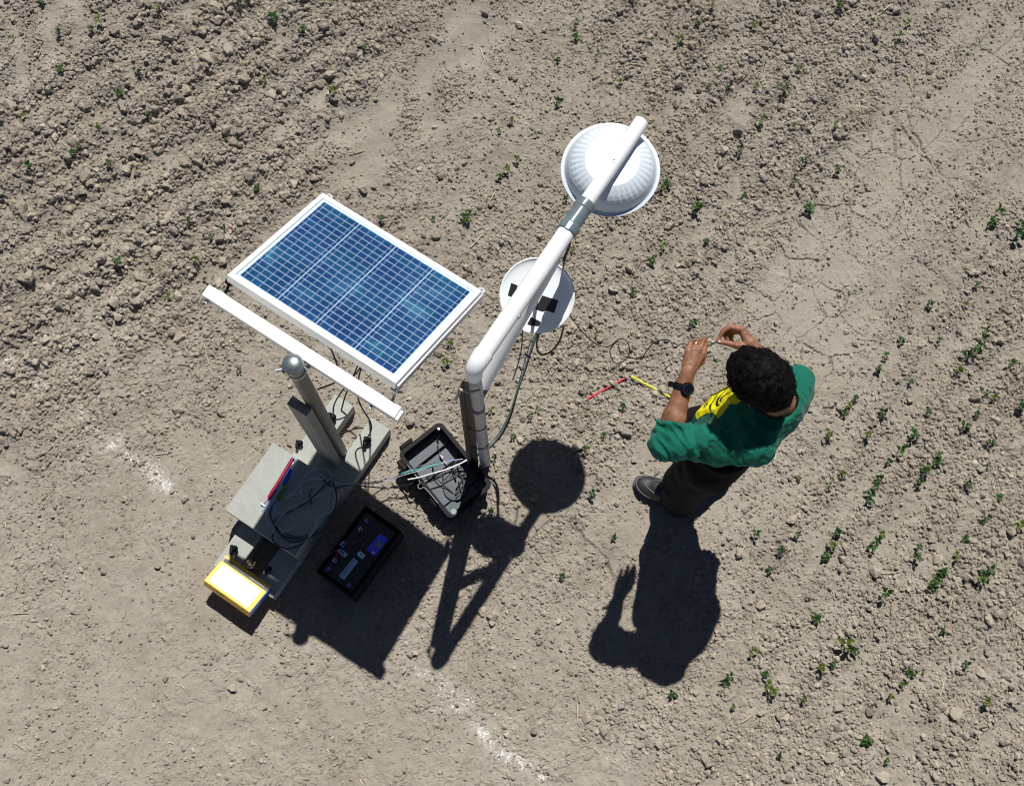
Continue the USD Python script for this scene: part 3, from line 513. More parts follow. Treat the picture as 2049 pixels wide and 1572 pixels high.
wire('red_lead', [at(*zz8(800, 470), BT + .01), at(*zz8(720, 640), BT + .03), at(*zz8(640, 690), BT + .04), at(*zz8(880, 590), BT + .015), at(*zz8(960, 560), BT + .02)], .002, RED_W, bt)
wire('red_lead', [at(*zz8(400, 950), BT + .01), at(*zz8(420, 790), BT + .03), at(*zz8(300, 860), BT + .03), at(*zz8(270, 880), BT - .02)], .002, RED_W, bt)
wire('black_lead', [at(*zz8(400, 780), BT + .012), at(*zz8(480, 740), BT + .02), at(*zz8(560, 660), BT + .012)], .0035, BLACK_CABLE, bt)
btag('seam', [zz8(1030, 455), zz8(1045, 468), zz8(808, 750), zz8(795, 738)], mat('seam_grey', (.06, .06, .07), .5))

# yellow carton leaning on the lower ends of the base
Y0p, Y1p = V3(-1.2545, .449, .166), V3(-1.0415, .332, .166); YX = unit(Y1p - Y0p); YD = V3(.067, .112, -.046); YD = unit(YD - YX * (YD @ YX)); YN = np.cross(YX, YD)
YL, YW, YT = np.linalg.norm(Y1p - Y0p) + .004, .150, .058
YM = frame4(Y0p, YX, YD, YN)
def ybox(x0, x1, y0, y1, z0, z1, bevel=.0015): return put(rbox((x1 - x0, y1 - y0, z1 - z0), bevel, 6), YM @ trimesh.transformations.translation_matrix([(x0 + x1) / 2, (y0 + y1) / 2, (z0 + z1) / 2]))
yb = thing('yellow_box', 'yellow carton with a white top label lying on the ends of the grey base', 'box')
YEL = mat('yellow_card', (.78, .42, .012), .45, color2=(.84, .48, .02), scale=40)
obj('carton', ybox(0, YL, 0, YW, -YT, 0, .003), YEL, yb)
obj('white_label', ybox(.018, YL - .022, .012, YW - .042, .0002, .0012, .0005), mat('white_paper', (.86, .86, .85), .5, var=.02), yb)
obj('black_band', ybox(.012, YL - .001, YW - .032, YW - .014, .0002, .0014, .0005), mat('black_print', (.02, .018, .018), .5), yb)
obj('grey_corner', ybox(.001, .0118, YW - .032, YW - .014, .0002, .0014, .0005), mat('mauve_print', (.28, .25, .27), .5), yb)
obj('blue_side', ybox(YL + .0002, YL + .0016, .002, YW - .002, -YT + .003, -.004, .0005), mat('blue_card', (.02, .05, .62), .4, color2=(.05, .20, .75), scale=60), yb)
obj('green_sticker', put(rbox((.030, .0008, .014), .0004), YM @ frame4(V3(.085, -.0008, -.022), V3(1, 0, 0), V3(0, 1, 0), V3(0, 0, 1))), mat('green_sticker', (.26, .48, .10), .5, color2=(.16, .30, .08), scale=120), yb)
PRT = mat('dark_small_print', (.06, .045, .03), .6); GRYP = mat('grey_small_print', (.45, .44, .46), .6)
ry = np.random.default_rng(5)
obj('side_print', cat(*[put(trimesh.creation.box((ry.uniform(.003, .006), .0006, .005)), YM @ trimesh.transformations.translation_matrix([.186 + .0072 * k, -.0004, -.034 + .001 * k])) for k in range(7)]), PRT, yb)
obj('side_picture', cat(*[put(trimesh.creation.box((ry.uniform(.004, .012), .0005, ry.uniform(.003, .007))), YM @ trimesh.transformations.translation_matrix([ry.uniform(.03, .18), -.0003, ry.uniform(-.036, -.012)])) for k in range(16)]), mat('tan_print', (.70, .42, .16), .6), yb)
for k in range(2): obj('label_print', put(trimesh.creation.box((.004, .026 * ry.uniform(.7, 1), .0004)), YM @ trimesh.transformations.translation_matrix([.028 + .005 * k, .045, .0014])), GRYP, yb)
obj('label_symbol', put(trimesh.creation.box((.008, .010, .0004)), YM @ trimesh.transformations.translation_matrix([.030, YW - .049, .0014])), GRYP, yb)
obj('band_print', cat(*[put(trimesh.creation.box((ry.uniform(.002, .004), .004, .0004)), YM @ trimesh.transformations.translation_matrix([.150 + .0055 * k, YW - .0230, .0016])) for k in range(14)]), GRYP, yb)

# clear bag of coloured marker pens on the board
bgd = thing('pen_bag', 'clear plastic bag with a dark pink, a blue and a green marker on the board', 'bag')
ZB = .2125
def onb(x, y, z=ZB): return at(503 + x / 6.55, 879 + y / 6.55, z)
BAGM = usdkit.material(stage, L + 'clear_bag', {'t': ('transparent_bsdf', {}), 'd': ('principled_bsdf', {'base_color': (.38, .55, .78), 'roughness': .18}), 'm': ('mix_closure', {'fac': .45})}, [('t.BSDF', 'm.closure1'), ('d.BSDF', 'm.closure2')], surface='m.closure')
gu, gv = np.linspace(0, 1, 14), np.linspace(0, 1, 34); cq = [onb(520, 215), onb(640, 285), onb(300, 1020), onb(130, 930)]
bv = []
rb = np.random.default_rng(2)
for u in gu:
    for v in gv:
        p = (cq[0] * (1 - u) + cq[1] * u) * (1 - v) + (cq[3] * (1 - u) + cq[2] * u) * v
        bv.append(p + UZ * (.003 + .022 * math.sin(math.pi * u) ** .6 * math.sin(math.pi * min(1, v * 1.02)) ** .35 * (1 - .5 * v) + .004 * (meshkit.noise(np.array([u * 5, v * 13, 3.])) - .5)))
bf = [[a * 34 + b, a * 34 + b + 1, (a + 1) * 34 + b + 1, (a + 1) * 34 + b] for a in range(13) for b in range(33)]
obj('bag_film', (np.array(bv), np.array(bf)), BAGM, bgd, smooth=True)
def marker(name, p0, p1, r, m, z=.010): a, b = onb(*p0, ZB + z), onb(*p1, ZB + z); d = b - a; return obj(name, tube(np.array([a, a + d * .04, a + d * .7, a + d * .78, a + d * .97, b]), [r * .8, r, r, r * 1.12, r * 1.05, r * .5], 14), m, bgd, smooth=40)
marker('pink_marker', (550, 240), (225, 775), .0088, mat('crimson_plastic', (.20, .004, .035), .4, color2=(.34, .008, .06), scale=14), .018); obj('pink_tip', rod(onb(215, 770, ZB + .012), onb(140, 850, ZB + .005), .0035, 10, .0015), mat('pale_pink_tip', (.75, .35, .45), .5), bgd)
marker('blue_marker', (520, 390), (425, 610), .0095, mat('bright_blue_plastic', (.015, .045, .55), .35), .014)
marker('green_marker', (470, 560), (340, 800), .0092, mat('lime_plastic', (.16, .30, .012), .4, color2=(.03, .12, .05), scale=18), .012)
obj('clip', put(rbox((.022, .007, .006), .002), frame4(onb(150, 855, ZB + .006), AX, -BX, UZ)), WHITE_PLASTIC, bgd)

# coil of cables on the board, its leads running into the case
cc = thing('cable_coil', 'coil of thin grey and black cables lying on the grey board', 'cable')
zt = .2125
def coil(pts, m, r=.0026, z0=zt, name='cable_loop'):
    P = [onb(x, y, z0 + .006 + .012 * meshkit.noise(np.array([x / 90., y / 90., r * 1e3]))) for x, y in pts]; return wire(name, P, r, m, cc, 9)
G2 = mat('mauve_grey_cable', (.44, .41, .52), .45)
coil([(1060, 480), (1000, 400), (880, 385), (740, 440), (660, 560), (630, 690), (520, 740), (400, 800), (230, 890), (190, 990), (220, 1090), (300, 1150)], G2)
coil([(940, 520), (820, 515), (690, 560), (560, 690), (470, 760), (560, 775)], GREY_CABLE)
coil([(640, 640), (655, 720), (640, 780), (600, 785)], GREY_CABLE, .0017)
coil([(1120, 585), (1000, 680), (800, 770), (610, 850), (470, 930), (370, 1030), (300, 1130), (280, 1230)], GREY_CABLE)
coil([(1080, 640), (1095, 760), (1090, 870), (1040, 950), (930, 1000), (860, 1050), (830, 1160), (780, 1260), (690, 1340), (560, 1370), (500, 1385)], GREY_CABLE)
coil([(1010, 690), (1020, 800), (950, 910), (920, 980), (925, 1100)], G2, .0018)
coil([(280, 1230), (275, 1310), (330, 1370), (430, 1425), (560, 1415), (700, 1340), (820, 1240), (890, 1160)], BLACK_CABLE, .0032)
coil([(1070, 560), (1110, 700), (1100, 880), (1000, 1080), (860, 1240), (640, 1300), (430, 1260), (340, 1190), (300, 1090), (420, 980), (600, 900), (780, 780), (960, 600), (1060, 540)], BLACK_CABLE, .003)
coil([(430, 790), (300, 840), (250, 930), (260, 1040), (330, 1150), (400, 1260), (520, 1335), (700, 1330)], BLACK_CABLE, .003)
coil([(370, 1160), (420, 1200), (490, 1195), (550, 1150), (590, 1095)], GREY_CABLE, .0019); coil([(330, 980), (345, 1050), (300, 1130)], G2, .0017); coil([(500, 910), (590, 915), (660, 890)], G2, .0017)
coil([(800, 640), (760, 720), (790, 850)], BLACK_CABLE, .0022); coil([(440, 1230), (600, 1275), (740, 1250)], BLACK_CABLE, .0026)
# leads from the coil over the ground into the case
def lead(name, pts, m, r): wire(name, [at(x, y, z) for x, y, z in pts], r, m, cc, 9)
lead('lead', [(660, 962, .225), (690, 968, .222), (745, 967, .15), (780, 960, .12), (808, 950, .145), (845, 940, .146), (880, 928, .142), (905, 921, .12), (938, 917, .10)], G2, .0022)
lead('lead', [(650, 952, .225), (690, 964, .222), (740, 965, .15), (780, 958, .12), (806, 946, .148), (830, 936, .150), (855, 928, .146), (885, 924, .12), (905, 921, .10)], mat('violet_grey_cable', (.16, .14, .20), .45), .0020)
wire('lead', [at(x, y, z) for x, y, z in [(803, 947, .150), (830, 940, .152), (860, 933, .150), (884, 926, .142)]], .0030, TEAL_CABLE, cc)
wire('lead', [at(x, y, z) for x, y, z in [(816, 959, .146), (838, 955, .150), (862, 948, .152), (890, 940, .150), (915, 930, .145), (940, 918, .14), (966, 908, .14)]], .0034, WHITE_CABLE, cc)
lead('lead', [(640, 955, .222), (670, 975, .222), (700, 970, .20), (760, 975, .02), (800, 972, .02), (826, 966, .13)], BLACK_CABLE, .0030)

# cables hanging from the lower bowl down to the case
hc = thing('cable_bundle', 'bundle of dark and teal cables hanging from the lower bowl to the case', 'cable')
def hang(pts, m, r, name='strand'): wire(name, [at(x, y, z) for x, y, z in pts], r * 1.25, m, hc, 9)
hang([(1076, 668, 1.19), (1066, 690, 1.05), (1052, 735, .88), (1036, 780, .68), (1022, 830, .45), (1004, 868, .28), (978, 896, .17), (950, 912, .145), (900, 930, .10)], BLACK_CABLE, .0042)
hang([(1072, 668, 1.19), (1060, 690, 1.05), (1048, 730, .90), (1034, 780, .68), (1020, 825, .46), (1000, 864, .30), (975, 893, .18), (945, 913, .145)], TEAL_CABLE, .0018)
hang([(1074, 668, 1.19), (1062, 700, 1.02), (1049, 740, .87), (1033, 785, .67), (1018, 835, .44), (998, 874, .27), (972, 899, .17), (930, 921, .13)], GREY_CABLE, .0017)
hang([(1077, 668, 1.19), (1064, 702, 1.0), (1050, 738, .87), (1032, 790, .65), (1016, 838, .43), (996, 876, .26), (968, 903, .16)], mat('pale_green_cable', (.30, .45, .30), .4), .0020)
hang([(1046, 660, 1.24), (1043, 700, 1.1), (1036, 730, .95), (1026, 760, .80)], mat('brown_cable', (.06, .04, .03), .5), .0022)
hang([(1079, 666, 1.20), (1074, 690, 1.12), (1080, 708, 1.06), (1098, 706, 1.06), (1118, 685, 1.12), (1128, 655, 1.22)], BLACK_CABLE, .0030)
hang([(1128, 520, 1.5), (1127, 535, 1.40), (1124, 546, 1.25), (1120, 556, 1.20)], BLACK_CABLE, .0030)
hang([(1140, 488, 1.58), (1132, 510, 1.52), (1128, 522, 1.5)], BLACK_CABLE, .0042)
obj('blue_tie', tube(spline([at(1050, 708, .97), at(1056, 712, .97), at(1062, 716, .97)], 4), .005, 8), mat('blue_tape_tie', (.03, .05, .35), .5), hc)

# thin black cable from the lower bowl to the person's hands
bc = thing('sensor_cable', 'thin black cable looping from the lower bowl to the person’s hands', 'cable')
cv = lambda x, y: (1130 + x / 7.589, 620 + y / 7.589)
pts = [(1140, 632, 1.22), (1150, 645, 1.18), (1163, 661, 1.08), (1183, 681, .98), (1197, 690, .95), (1214, 694, .95), (1224, 690, .96), (1236, 680, .98), (1248, 678, 1.0), (1257, 688, 1.0), (1260, 700, .98), (1257, 712, .96), (1248, 722, .94), (1238, 727, .93), (1228, 724, .93), (1222, 712, .94), (1221, 700, .95), (1228, 689, .97), (1238, 683, .98),
       (1238, 695, .98), (1242, 706, .97), (1252, 714, .97), (1265, 717, 1.0), (1283, 718, 1.03), (1290, 708, 1.06), (1297, 697, 1.10), (1308, 686, 1.13), (1320, 681, 1.16), (1333, 680, 1.18), (1342, 684, 1.19), (1348, 694, 1.2)]
wire('cable', [at(*p) for p in pts] + [at(1352, 695, 1.21), at(1358, 690, 1.24), at(1366, 688, 1.26), at(1376, 690, 1.26), at(1385, 690, 1.262)], .0022, BLACK_CABLE, bc, 7)
obj('plug', rod(at(1421, 690, 1.30), at(1437, 682.5, 1.307), .0032, 10), BLACK_CABLE, bc); obj('splice', rod(at(1347, 694, 1.2), at(1353, 696, 1.21), .0040, 10), BLACK_CABLE, bc)

# two marker sticks on the soil
for nm, a, b, r, m, lab in (('red_stick', (1176, 798), (1251, 757), .0042, mat('red_plastic', (.62, .015, .03), .4), 'thin red marker stick lying on the soil left of the person'),
                            ('yellow_stick', (1266, 757), (1352, 803), .0045, mat('fluorescent_yellow_plastic', (.72, .72, .02), .4), 'thin yellow marker stick lying on the soil under the person’s arm')):
    p, q = on_ground(*a, .006), on_ground(*b, .006); sg = p + (q - p) * np.linspace(0, 1, 40)[:, None]; lift = np.quantile(ground_h(sg[:, 0], sg[:, 1]) - sg[:, 2], .9) + .003; p[2] += max(lift, 0); q[2] += max(lift, 0); t = thing(nm, lab, 'stick')
    obj('rod', rod(p, q, r, 12), m, t); obj('end_cap', rod(q if nm[0] == 'r' else p, (q if nm[0] == 'r' else p) + unit(q - p) * (.014 if nm[0] == 'r' else -.010), r * 1.25, 12), m, t)
    if nm[0] == 'r': obj('pale_tip', rod(p, p - unit(q - p) * .02, r * .8, 10, r * .3), mat('bare_wood', (.52, .42, .26), .7), t)
pst = on_ground(498, 1127, 0); pst = at(498, 1127, .05)
tag(obj('stone', put(clod_mesh(401, 2), frame4(pst, V3(.021, .004, 0), V3(-.004, .021, 0), V3(0, 0, .045))), mat('pale_stone', (.48, .40, .27), .8, var=.12), smooth=False), 'pale beige stone in the gap of the base behind the yellow box', 'stone')

# ---------------------------------------------------------------- the person
def snet(F, org, h):
    """Surface of the grid's zero level (negative inside)."""
    ins = F < 0; nx, ny, nz = F.shape; S = np.zeros((nx - 1, ny - 1, nz - 1, 3), np.float32); C = np.zeros((nx - 1, ny - 1, nz - 1), np.float32)
    sl = lambda o, n: slice(o, n - 1 + o)
    for ax in range(3):
        for u in (0, 1):
            for v in (0, 1):
                o0 = [0, 0, 0]; oth = [k for k in range(3) if k != ax]; o0[oth[0]], o0[oth[1]] = u, v; o1 = list(o0); o1[ax] = 1
                a = F[sl(o0[0], nx), sl(o0[1], ny), sl(o0[2], nz)]; b = F[sl(o1[0], nx), sl(o1[1], ny), sl(o1[2], nz)]
                m = (a < 0) != (b < 0); t = np.where(m, a / np.where(m, a - b, 1), 0)
                for k in range(3): S[..., k] += m * (t if k == ax else o0[k])
                C += m
    act = C > 0; idx = -np.ones(act.shape, int); idx[act] = np.arange(act.sum()); ii = np.argwhere(act)
    V = org + h * (ii + S[act] / C[act][:, None]); Fs = []
    for ax in range(3):
        oth = [(ax + 1) % 3, (ax + 2) % 3]; a = np.moveaxis(ins, (ax, *oth), (0, 1, 2)); I = np.moveaxis(idx, (ax, *oth), (0, 1, 2))
        e = a[:-1, 1:-1, 1:-1] != a[1:, 1:-1, 1:-1]; p = np.argwhere(e); i, j, k = p[:, 0], p[:, 1] + 1, p[:, 2] + 1
        q = np.stack([I[i, j - 1, k - 1], I[i, j, k - 1], I[i, j, k], I[i, j - 1, k]], 1); fl = ~a[i, j, k]; q[fl] = q[fl][:, ::-1]
        q = q[(q >= 0).all(1)]; Fs += [q[:, [0, 1, 2]], q[:, [0, 2, 3]]]
    m = trimesh.Trimesh(V, np.vstack(Fs), process=False)
    return m if m.volume > 0 else trimesh.Trimesh(V, m.faces[:, ::-1], process=False)
def cone(P, a, b, ra, rb, flat=None):
    a, b = np.asarray(a, float), np.asarray(b, float); d = b - a; t = np.clip(((P - a) @ d) / (d @ d), 0, 1)[..., None]; v = P - a - t * d
    if flat is not None:                         # thinner along one direction
        n, k = flat; v = v + (v @ n)[..., None] * n * (1 / k - 1)
    return np.linalg.norm(v, axis=-1) - (ra + (rb - ra) * t[..., 0])
def ellip(P, c, R, s):
    q = ((P - c) @ np.asarray(R).T) / np.asarray(s); n = np.linalg.norm(q, axis=-1); return (n - 1) * np.min(s) * (.5 + .5 * n) ** 0 
def smin(ds, k):
    d = ds[0]
    for e in ds[1:]:
        h = np.clip(.5 + .5 * (e - d) / k, 0, 1); d = e + (d - e) * h - k * h * (1 - h)
    return d
def carve(fn, lo, hi, h):
    lo, hi = np.asarray(lo, float), np.asarray(hi, float); n = np.ceil((hi - lo) / h).astype(int) + 1
    g = np.stack(np.meshgrid(*[lo[k] + h * np.arange(n[k]) for k in range(3)], indexing='ij'), -1); return snet(ndimage.gaussian_filter(fn(g).astype(np.float32), .5), lo, h)

PF = unit(V3(-.83, .56, 0)); PLx = unit(V3(-.56, -.83, 0))         # the way the person faces; their left
J = dict(pel=V3(.835, 1.075, .88), waist=V3(.838, 1.106, 1.03), chest=V3(.888, 1.122, 1.20), neck=V3(.945, 1.128, 1.345),
         ls=V3(.862, .990, 1.285), rs=V3(1.006, 1.225, 1.262), le=at(1334, 884, 1.185), lw=at(1377, 742, 1.262), re=at(1552, 760, 1.05), rw=at(1508, 697, 1.288),
         lh=V3(.795, 1.005, .85), rh=V3(.890, 1.150, .85), lk=V3(.755, .998, .47), rk=V3(.795, 1.225, .50), la=V3(.800, 1.012, .085), ra=V3(.945, 1.150, .085))
SKIN = usdkit.material(stage, L + 'brown_skin', {'g': ('geometry', {}), 'n': ('noise_texture', {'scale': 26, 'detail': 5, 'roughness': .6}), 'r': ('rgb_ramp', {'ramp': [(.32, (.165, .066, .033)), (.5, (.245, .110, .062)), (.68, (.330, .170, .110))]}),
    'n2': ('noise_texture', {'scale': 150, 'detail': 5, 'roughness': .65}), 'b': ('bump', {'strength': .5, 'distance': .003}), 'p': ('principled_bsdf', {'roughness': .48, 'specular_ior_level': .4, 'subsurface_weight': .12, 'subsurface_scale': .004})},
    [('g.position', 'n.vector'), ('n.fac', 'r.fac'), ('r.color', 'p.base_color'), ('g.position', 'n2.vector'), ('n2.fac', 'b.height'), ('b.normal', 'p.normal')], surface='p.BSDF')
person = thing('person', 'person in green shirt and black trousers looking down at a thin cable in both hands', 'person')

# head: bent forward and a little down over the hands
HF = unit(PF * .80 - UZ * .60); HU = unit(UZ * .80 + PF * .60); HL = np.cross(HU, HF); HC = V3(.836, 1.166, 1.475)
HR = np.stack([HF, HL, HU])
def hp(f, l, u): return HC + HF * f + HL * l + HU * u
def head_sdf(P):
    d = [ellip(P, hp(-.012, 0, .022), HR, (.094, .073, .084)), ellip(P, hp(.030, 0, -.045), HR, (.060, .056, .075)), cone(P, J['neck'] - UZ * .03, hp(-.028, 0, -.05), .060, .056)]
    d = smin(d, .03)
    d = smin([d, cone(P, hp(.080, 0, .004), hp(.104, 0, -.030), .007, .0125), ellip(P, hp(.062, 0, -.092), HR, (.024, .028, .02)), cone(P, hp(.076, .012, -.062), hp(.076, -.012, -.062), .010, .010), cone(P, hp(.076, .035, .018), hp(.076, -.035, .018), .012, .012)], .012)
    for sx in (-1, 1):
        d = np.maximum(d, -ellip(P, hp(.090, sx * .032, .000), HR, (.016, .018, .012))); d = smin([d, ellip(P, hp(.078, sx * .032, .000), HR, (.012, .013, .011))], .004)
        d = smin([d, ellip(P, hp(-.008, sx * .076, -.012), HR, (.020, .009, .032))], .006)
    return np.maximum(d, -ellip(P, hp(.098, 0, -.067), HR, (.012, .020, .0022)))
head = carve(head_sdf, HC - .24, HC + .17, .0048)
# hands: wrist, palm, knuckles, three bones a finger
def hand_sdf(P, palm, fingers, k=.004):
    d = smin([cone(P, *c) for c in palm], .010)
    for ch in fingers:
        f = smin([cone(P, ch[i][0], ch[i + 1][0], ch[i][1], ch[i + 1][1]) for i in range(len(ch) - 1)], .002); d = smin([d, f], k)
    return d
# left hand, palm down, fingers bent down on to the cable
lw = J['lw']; kn = at(1391, 706, 1.275); hf = unit(kn - lw); hs = unit(np.cross(hf, UZ)); hn = np.cross(hs, hf)       # forward, thumb side, back of the hand
def lp(s, f, n): return lw + hs * s + hf * f + hn * n
pal = [(lp(.004, -.02, 0), lp(.0, .02, 0), .0255, .024, (hn, .68)), (lp(.012, .02, 0), lp(.027, .078, .001), .019, .0125, (hn, .85)), (lp(.002, .02, .001), lp(.009, .083, .004), .019, .0128), (lp(-.008, .02, 0), lp(-.010, .079, .003), .018, .0122), (lp(-.014, .02, -.002), lp(-.028, .070, -.002), .017, .0112)]
fing = []
for s, f0, n0, ln, r, sp in ((.027, .078, .001, (.040, .024, .019), .0092, .05), (.009, .083, .004, (.044, .028, .020), .0094, .0), (-.010, .079, .003, (.041, .026, .020), .0090, -.03), (-.028, .070, -.002, (.033, .020, .017), .0080, -.09)):
    p = lp(s, f0, n0); ch = [(p, r * 1.2)]
    for L_, a, rr in zip(ln, (.38, 1.15, 1.75), (r * 1.03, r * .93, r * .78)):
        dr = hf * math.cos(a) - hn * math.sin(a) + hs * (sp + (.10 if s < .02 else -.1)); p = p + unit(dr) * L_; ch.append((p, rr))
    fing.append(ch)
tip = fing[0][-1][0]
th = [(lp(.016, .022, -.006), .0145), (lp(.034, .050, -.022), .0120), (lp(.036, .080, -.040), .0102), (tip + hs * .004 - hf * .012, .0080)]
lring = fing[2]
lhand = carve(lambda P: hand_sdf(P, pal, fing + [th]), lw - V3(.09, .08, .11), lw + V3(.10, .15, .06), .0026)
# right hand, thumb side up, thumb and forefinger closed on the cable's end
rw_ = J['rw']; zr = 1.305; pinch = at(1437.5, 681.5, zr)
k1 = at(1484, 658.5, 1.312); rf = unit(k1 - rw_); 
ri = [(k1, .0120), (at(1460, 653.5, 1.318), .0102), (at(1446.5, 663, 1.312), .0090), (pinch + V3(-.0005, .006, 0), .0072)]
rt = [(at(1495, 692, 1.294), .0150), (at(1474, 691.5, 1.300), .0128), (at(1455, 686, 1.304), .0102), (pinch + V3(.001, -.005, 0), .0078)]
rl = []
for q, (dz, sh, r) in enumerate(((-.019, 0, .0094), (-.038, 3, .0090), (-.055, 7, .0080))):
    rl.append([(at(1486 + sh, 661 + 2 * q, 1.312 + dz), r * 1.25), (at(1462 + sh, 658 + 3 * q, 1.316 + dz), r * 1.05), (at(1449 + sh * 1.5, 668 + 3 * q, 1.306 + dz), r * .95), (at(1456 + sh * 1.5, 680 + 2 * q, 1.298 + dz), r * .8)])
pal_r = [(rw_, rw_ + (k1 - rw_) * .3, .0260, .025), (at(1500, 690, 1.290), k1 - UZ * .004, .020, .0125), (at(1500, 684, 1.278), rl[0][0][0], .019, .0122), (at(1501, 684, 1.266), rl[1][0][0], .018, .0118), (at(1502, 685, 1.255), rl[2][0][0], .016, .0105), (at(1502, 694, 1.284), rt[0][0], .021, .017)]
rhand = carve(lambda P: hand_sdf(P, pal_r, [ri, rt] + rl), rw_ - V3(.20, .09, .12), rw_ + V3(.06, .15, .07), .0026)
def fore(P, e, w, re_, rm, rw2, n): 
    m = e + (w - e) * .33; return smin([cone(P, e, m, re_, rm), cone(P, m, w, rm, rw2)], .02)
larm = carve(lambda P: fore(P, J['le'], lw + hf * .004, .040, .0405, .0262, 0), np.minimum(J['le'], lw) - .07, np.maximum(J['le'], lw) + .07, .0042)
rarm = carve(lambda P: fore(P, J['re'], rw_ + rf * .004, .040, .040, .0262, 0), np.minimum(J['re'], rw_) - .07, np.maximum(J['re'], rw_) + .07, .0042)
def core(P):
    return smin([cone(P, J['pel'], J['chest'], .105, .115, (PF, .72)), cone(P, J['chest'], J['neck'], .11, .06, (PF, .8)), cone(P, J['ls'], J['le'], .045, .04), cone(P, J['rs'], J['re'], .045, .04), cone(P, J['ls'], J['rs'], .05, .05),
                 cone(P, J['lh'], J['lk'], .075, .05), cone(P, J['rh'], J['rk'], .075, .05), cone(P, J['lk'], J['la'], .05, .035), cone(P, J['rk'], J['ra'], .05, .035)], .04)
body0 = carve(core, V3(.44, .80, .02), V3(1.2, 1.5, 1.42), .012)
try:
    U = None
    for m in (body0, larm, rarm, lhand, rhand, head):
        k = m3.Manifold(m3.Mesh(m.vertices.astype(np.float32), m.faces.astype(np.uint32)))
        if k.status() != m3.Error.NoError: raise ValueError(k.status())
        U = k if U is None else U + k
    k = U.to_mesh(); skin = trimesh.Trimesh(k.vert_properties[:, :3], k.tri_verts, process=True)
except Exception as ex:
    print('skin joined plainly:', ex); skin = cat(body0, larm, rarm, lhand, rhand, head)
obj('body', skin, SKIN, person, smooth=True)
NAILM = mat('finger_nail', (.42, .24, .19), .3)
def nail(ch, back, r): p, q = ch[-1][0], ch[-2][0]; d = unit(p - q); b = unit(back - d * (back @ d)); return obj('nail', put(rbox((.009, .008, .0016), .0007), frame4(p + b * r * .88 - d * .001, d, np.cross(b, d), b)), NAILM, person)
nail(rt, UZ, .0078); nail(ri, V3(-.6, .5, .6), .0072)
for ch in fing: nail(ch, hf, ch[-1][1])
rp0, rp1 = lring[0][0], lring[1][0]; rd = unit(rp1 - rp0); rx = unit(np.cross(rd, UZ)); rcn = rp0 + (rp1 - rp0) * .60
obj('gold_ring', lathe([(.0098, -.0032), (.0114, -.0034), (.0118, 0), (.0114, .0034), (.0098, .0032)], 28, frame4(rcn, rx, np.cross(rd, rx), rd)), mat('gold', (.85, .55, .30), .22, metallic=1.0), person, smooth=40)

# shirt: loose, sleeves to the elbows
def ridges(P, seed, sx, sy, sz, sharp=1.6): return (1 - np.abs(2 * meshkit.noise(np.stack([P @ sx, P @ sy, P @ sz], -1), seed) - 1)) ** sharp
LU = unit(J['le'] - J['ls']); LFo = unit(lw - J['le']); LFU = unit(np.cross(LU, LFo)) 
def shirt_sdf(P):
    cuff = J['le'] + (lw - J['le']) * .235
    tors = smin([cone(P, J['waist'] - UZ * .22 + PF * .012, J['waist'] + PF * .02, .158, .152, (PF, .78)), cone(P, J['waist'] + PF * .015, J['chest'], .152, .158, (PF, .74)), cone(P, J['chest'], J['neck'] - UZ * .075, .150, .105, (PF, .80)), cone(P, J['ls'] + UZ * .004, J['rs'] + UZ * .004, .064, .058), cone(P, J['ls'], J['neck'] - UZ * .02, .058, .060), cone(P, J['rs'], J['neck'] - UZ * .02, .058, .060)], .05)
    ls = smin([cone(P, J['ls'] - UZ * .004, J['le'] + UZ * -.006, .064, .054), cone(P, J['ls'] - UZ * .050 + LU * .02, J['le'] - UZ * .040 - LU * .06, .050, .044), np.maximum(cone(P, J['le'] - UZ * .006, cuff + LFo * .05, .054, .053), (P - cuff) @ LFo)], .030)
    rs = smin([cone(P, J['rs'], J['re'], .060, .054), cone(P, J['re'], J['re'] + (rw_ - J['re']) * .42, .054, .046)], .03)
    d = smin([tors, smin([ls, rs], .01)], .035)
    # folds
    a = np.clip(1 - np.linalg.norm(P - (J['le'] + V3(.03, -.01, 0)), axis=-1) / .17, 0, 1); up = np.clip(1 - np.linalg.norm(P - (J['ls'] * .55 + J['le'] * .45), axis=-1) / .22, 0, 1)
    d = d - .024 * a ** .7 * (ridges(P, 3, (LU + LFo * .9) * 9, LFU * 26, (LU - LFo) * 30) - .45)
    dg = unit(LU - PF * .2 - UZ * .9); d = d - .026 * up ** .6 * (ridges(P, 7, dg * 8, np.cross(dg, UZ) * 20, unit(np.cross(dg, np.cross(dg, UZ))) * 26) - .45)
    d = d - .012 * (ridges(P, 11, UZ * 5 + PF * 3, PLx * 13, PF * 13 + UZ * 3) - .45)
    d = d - .0065 * (ridges(P, 17, unit(LU + PF) * 14, UZ * 42, PLx * 30, 2.2) - .4)
    neckhole = smin([cone(P, J['neck'] + UZ * .12 + PF * .05, J['neck'] - UZ * .012 + PF * .012, .085, .066)], .01)
    d = np.maximum(d, -neckhole)
    d = np.maximum(d, (J['waist'] + V3(0, 0, -.185) - P) @ unit(UZ + PF * .12) + .006 * np.sin((P @ PLx) * 40))
    return d
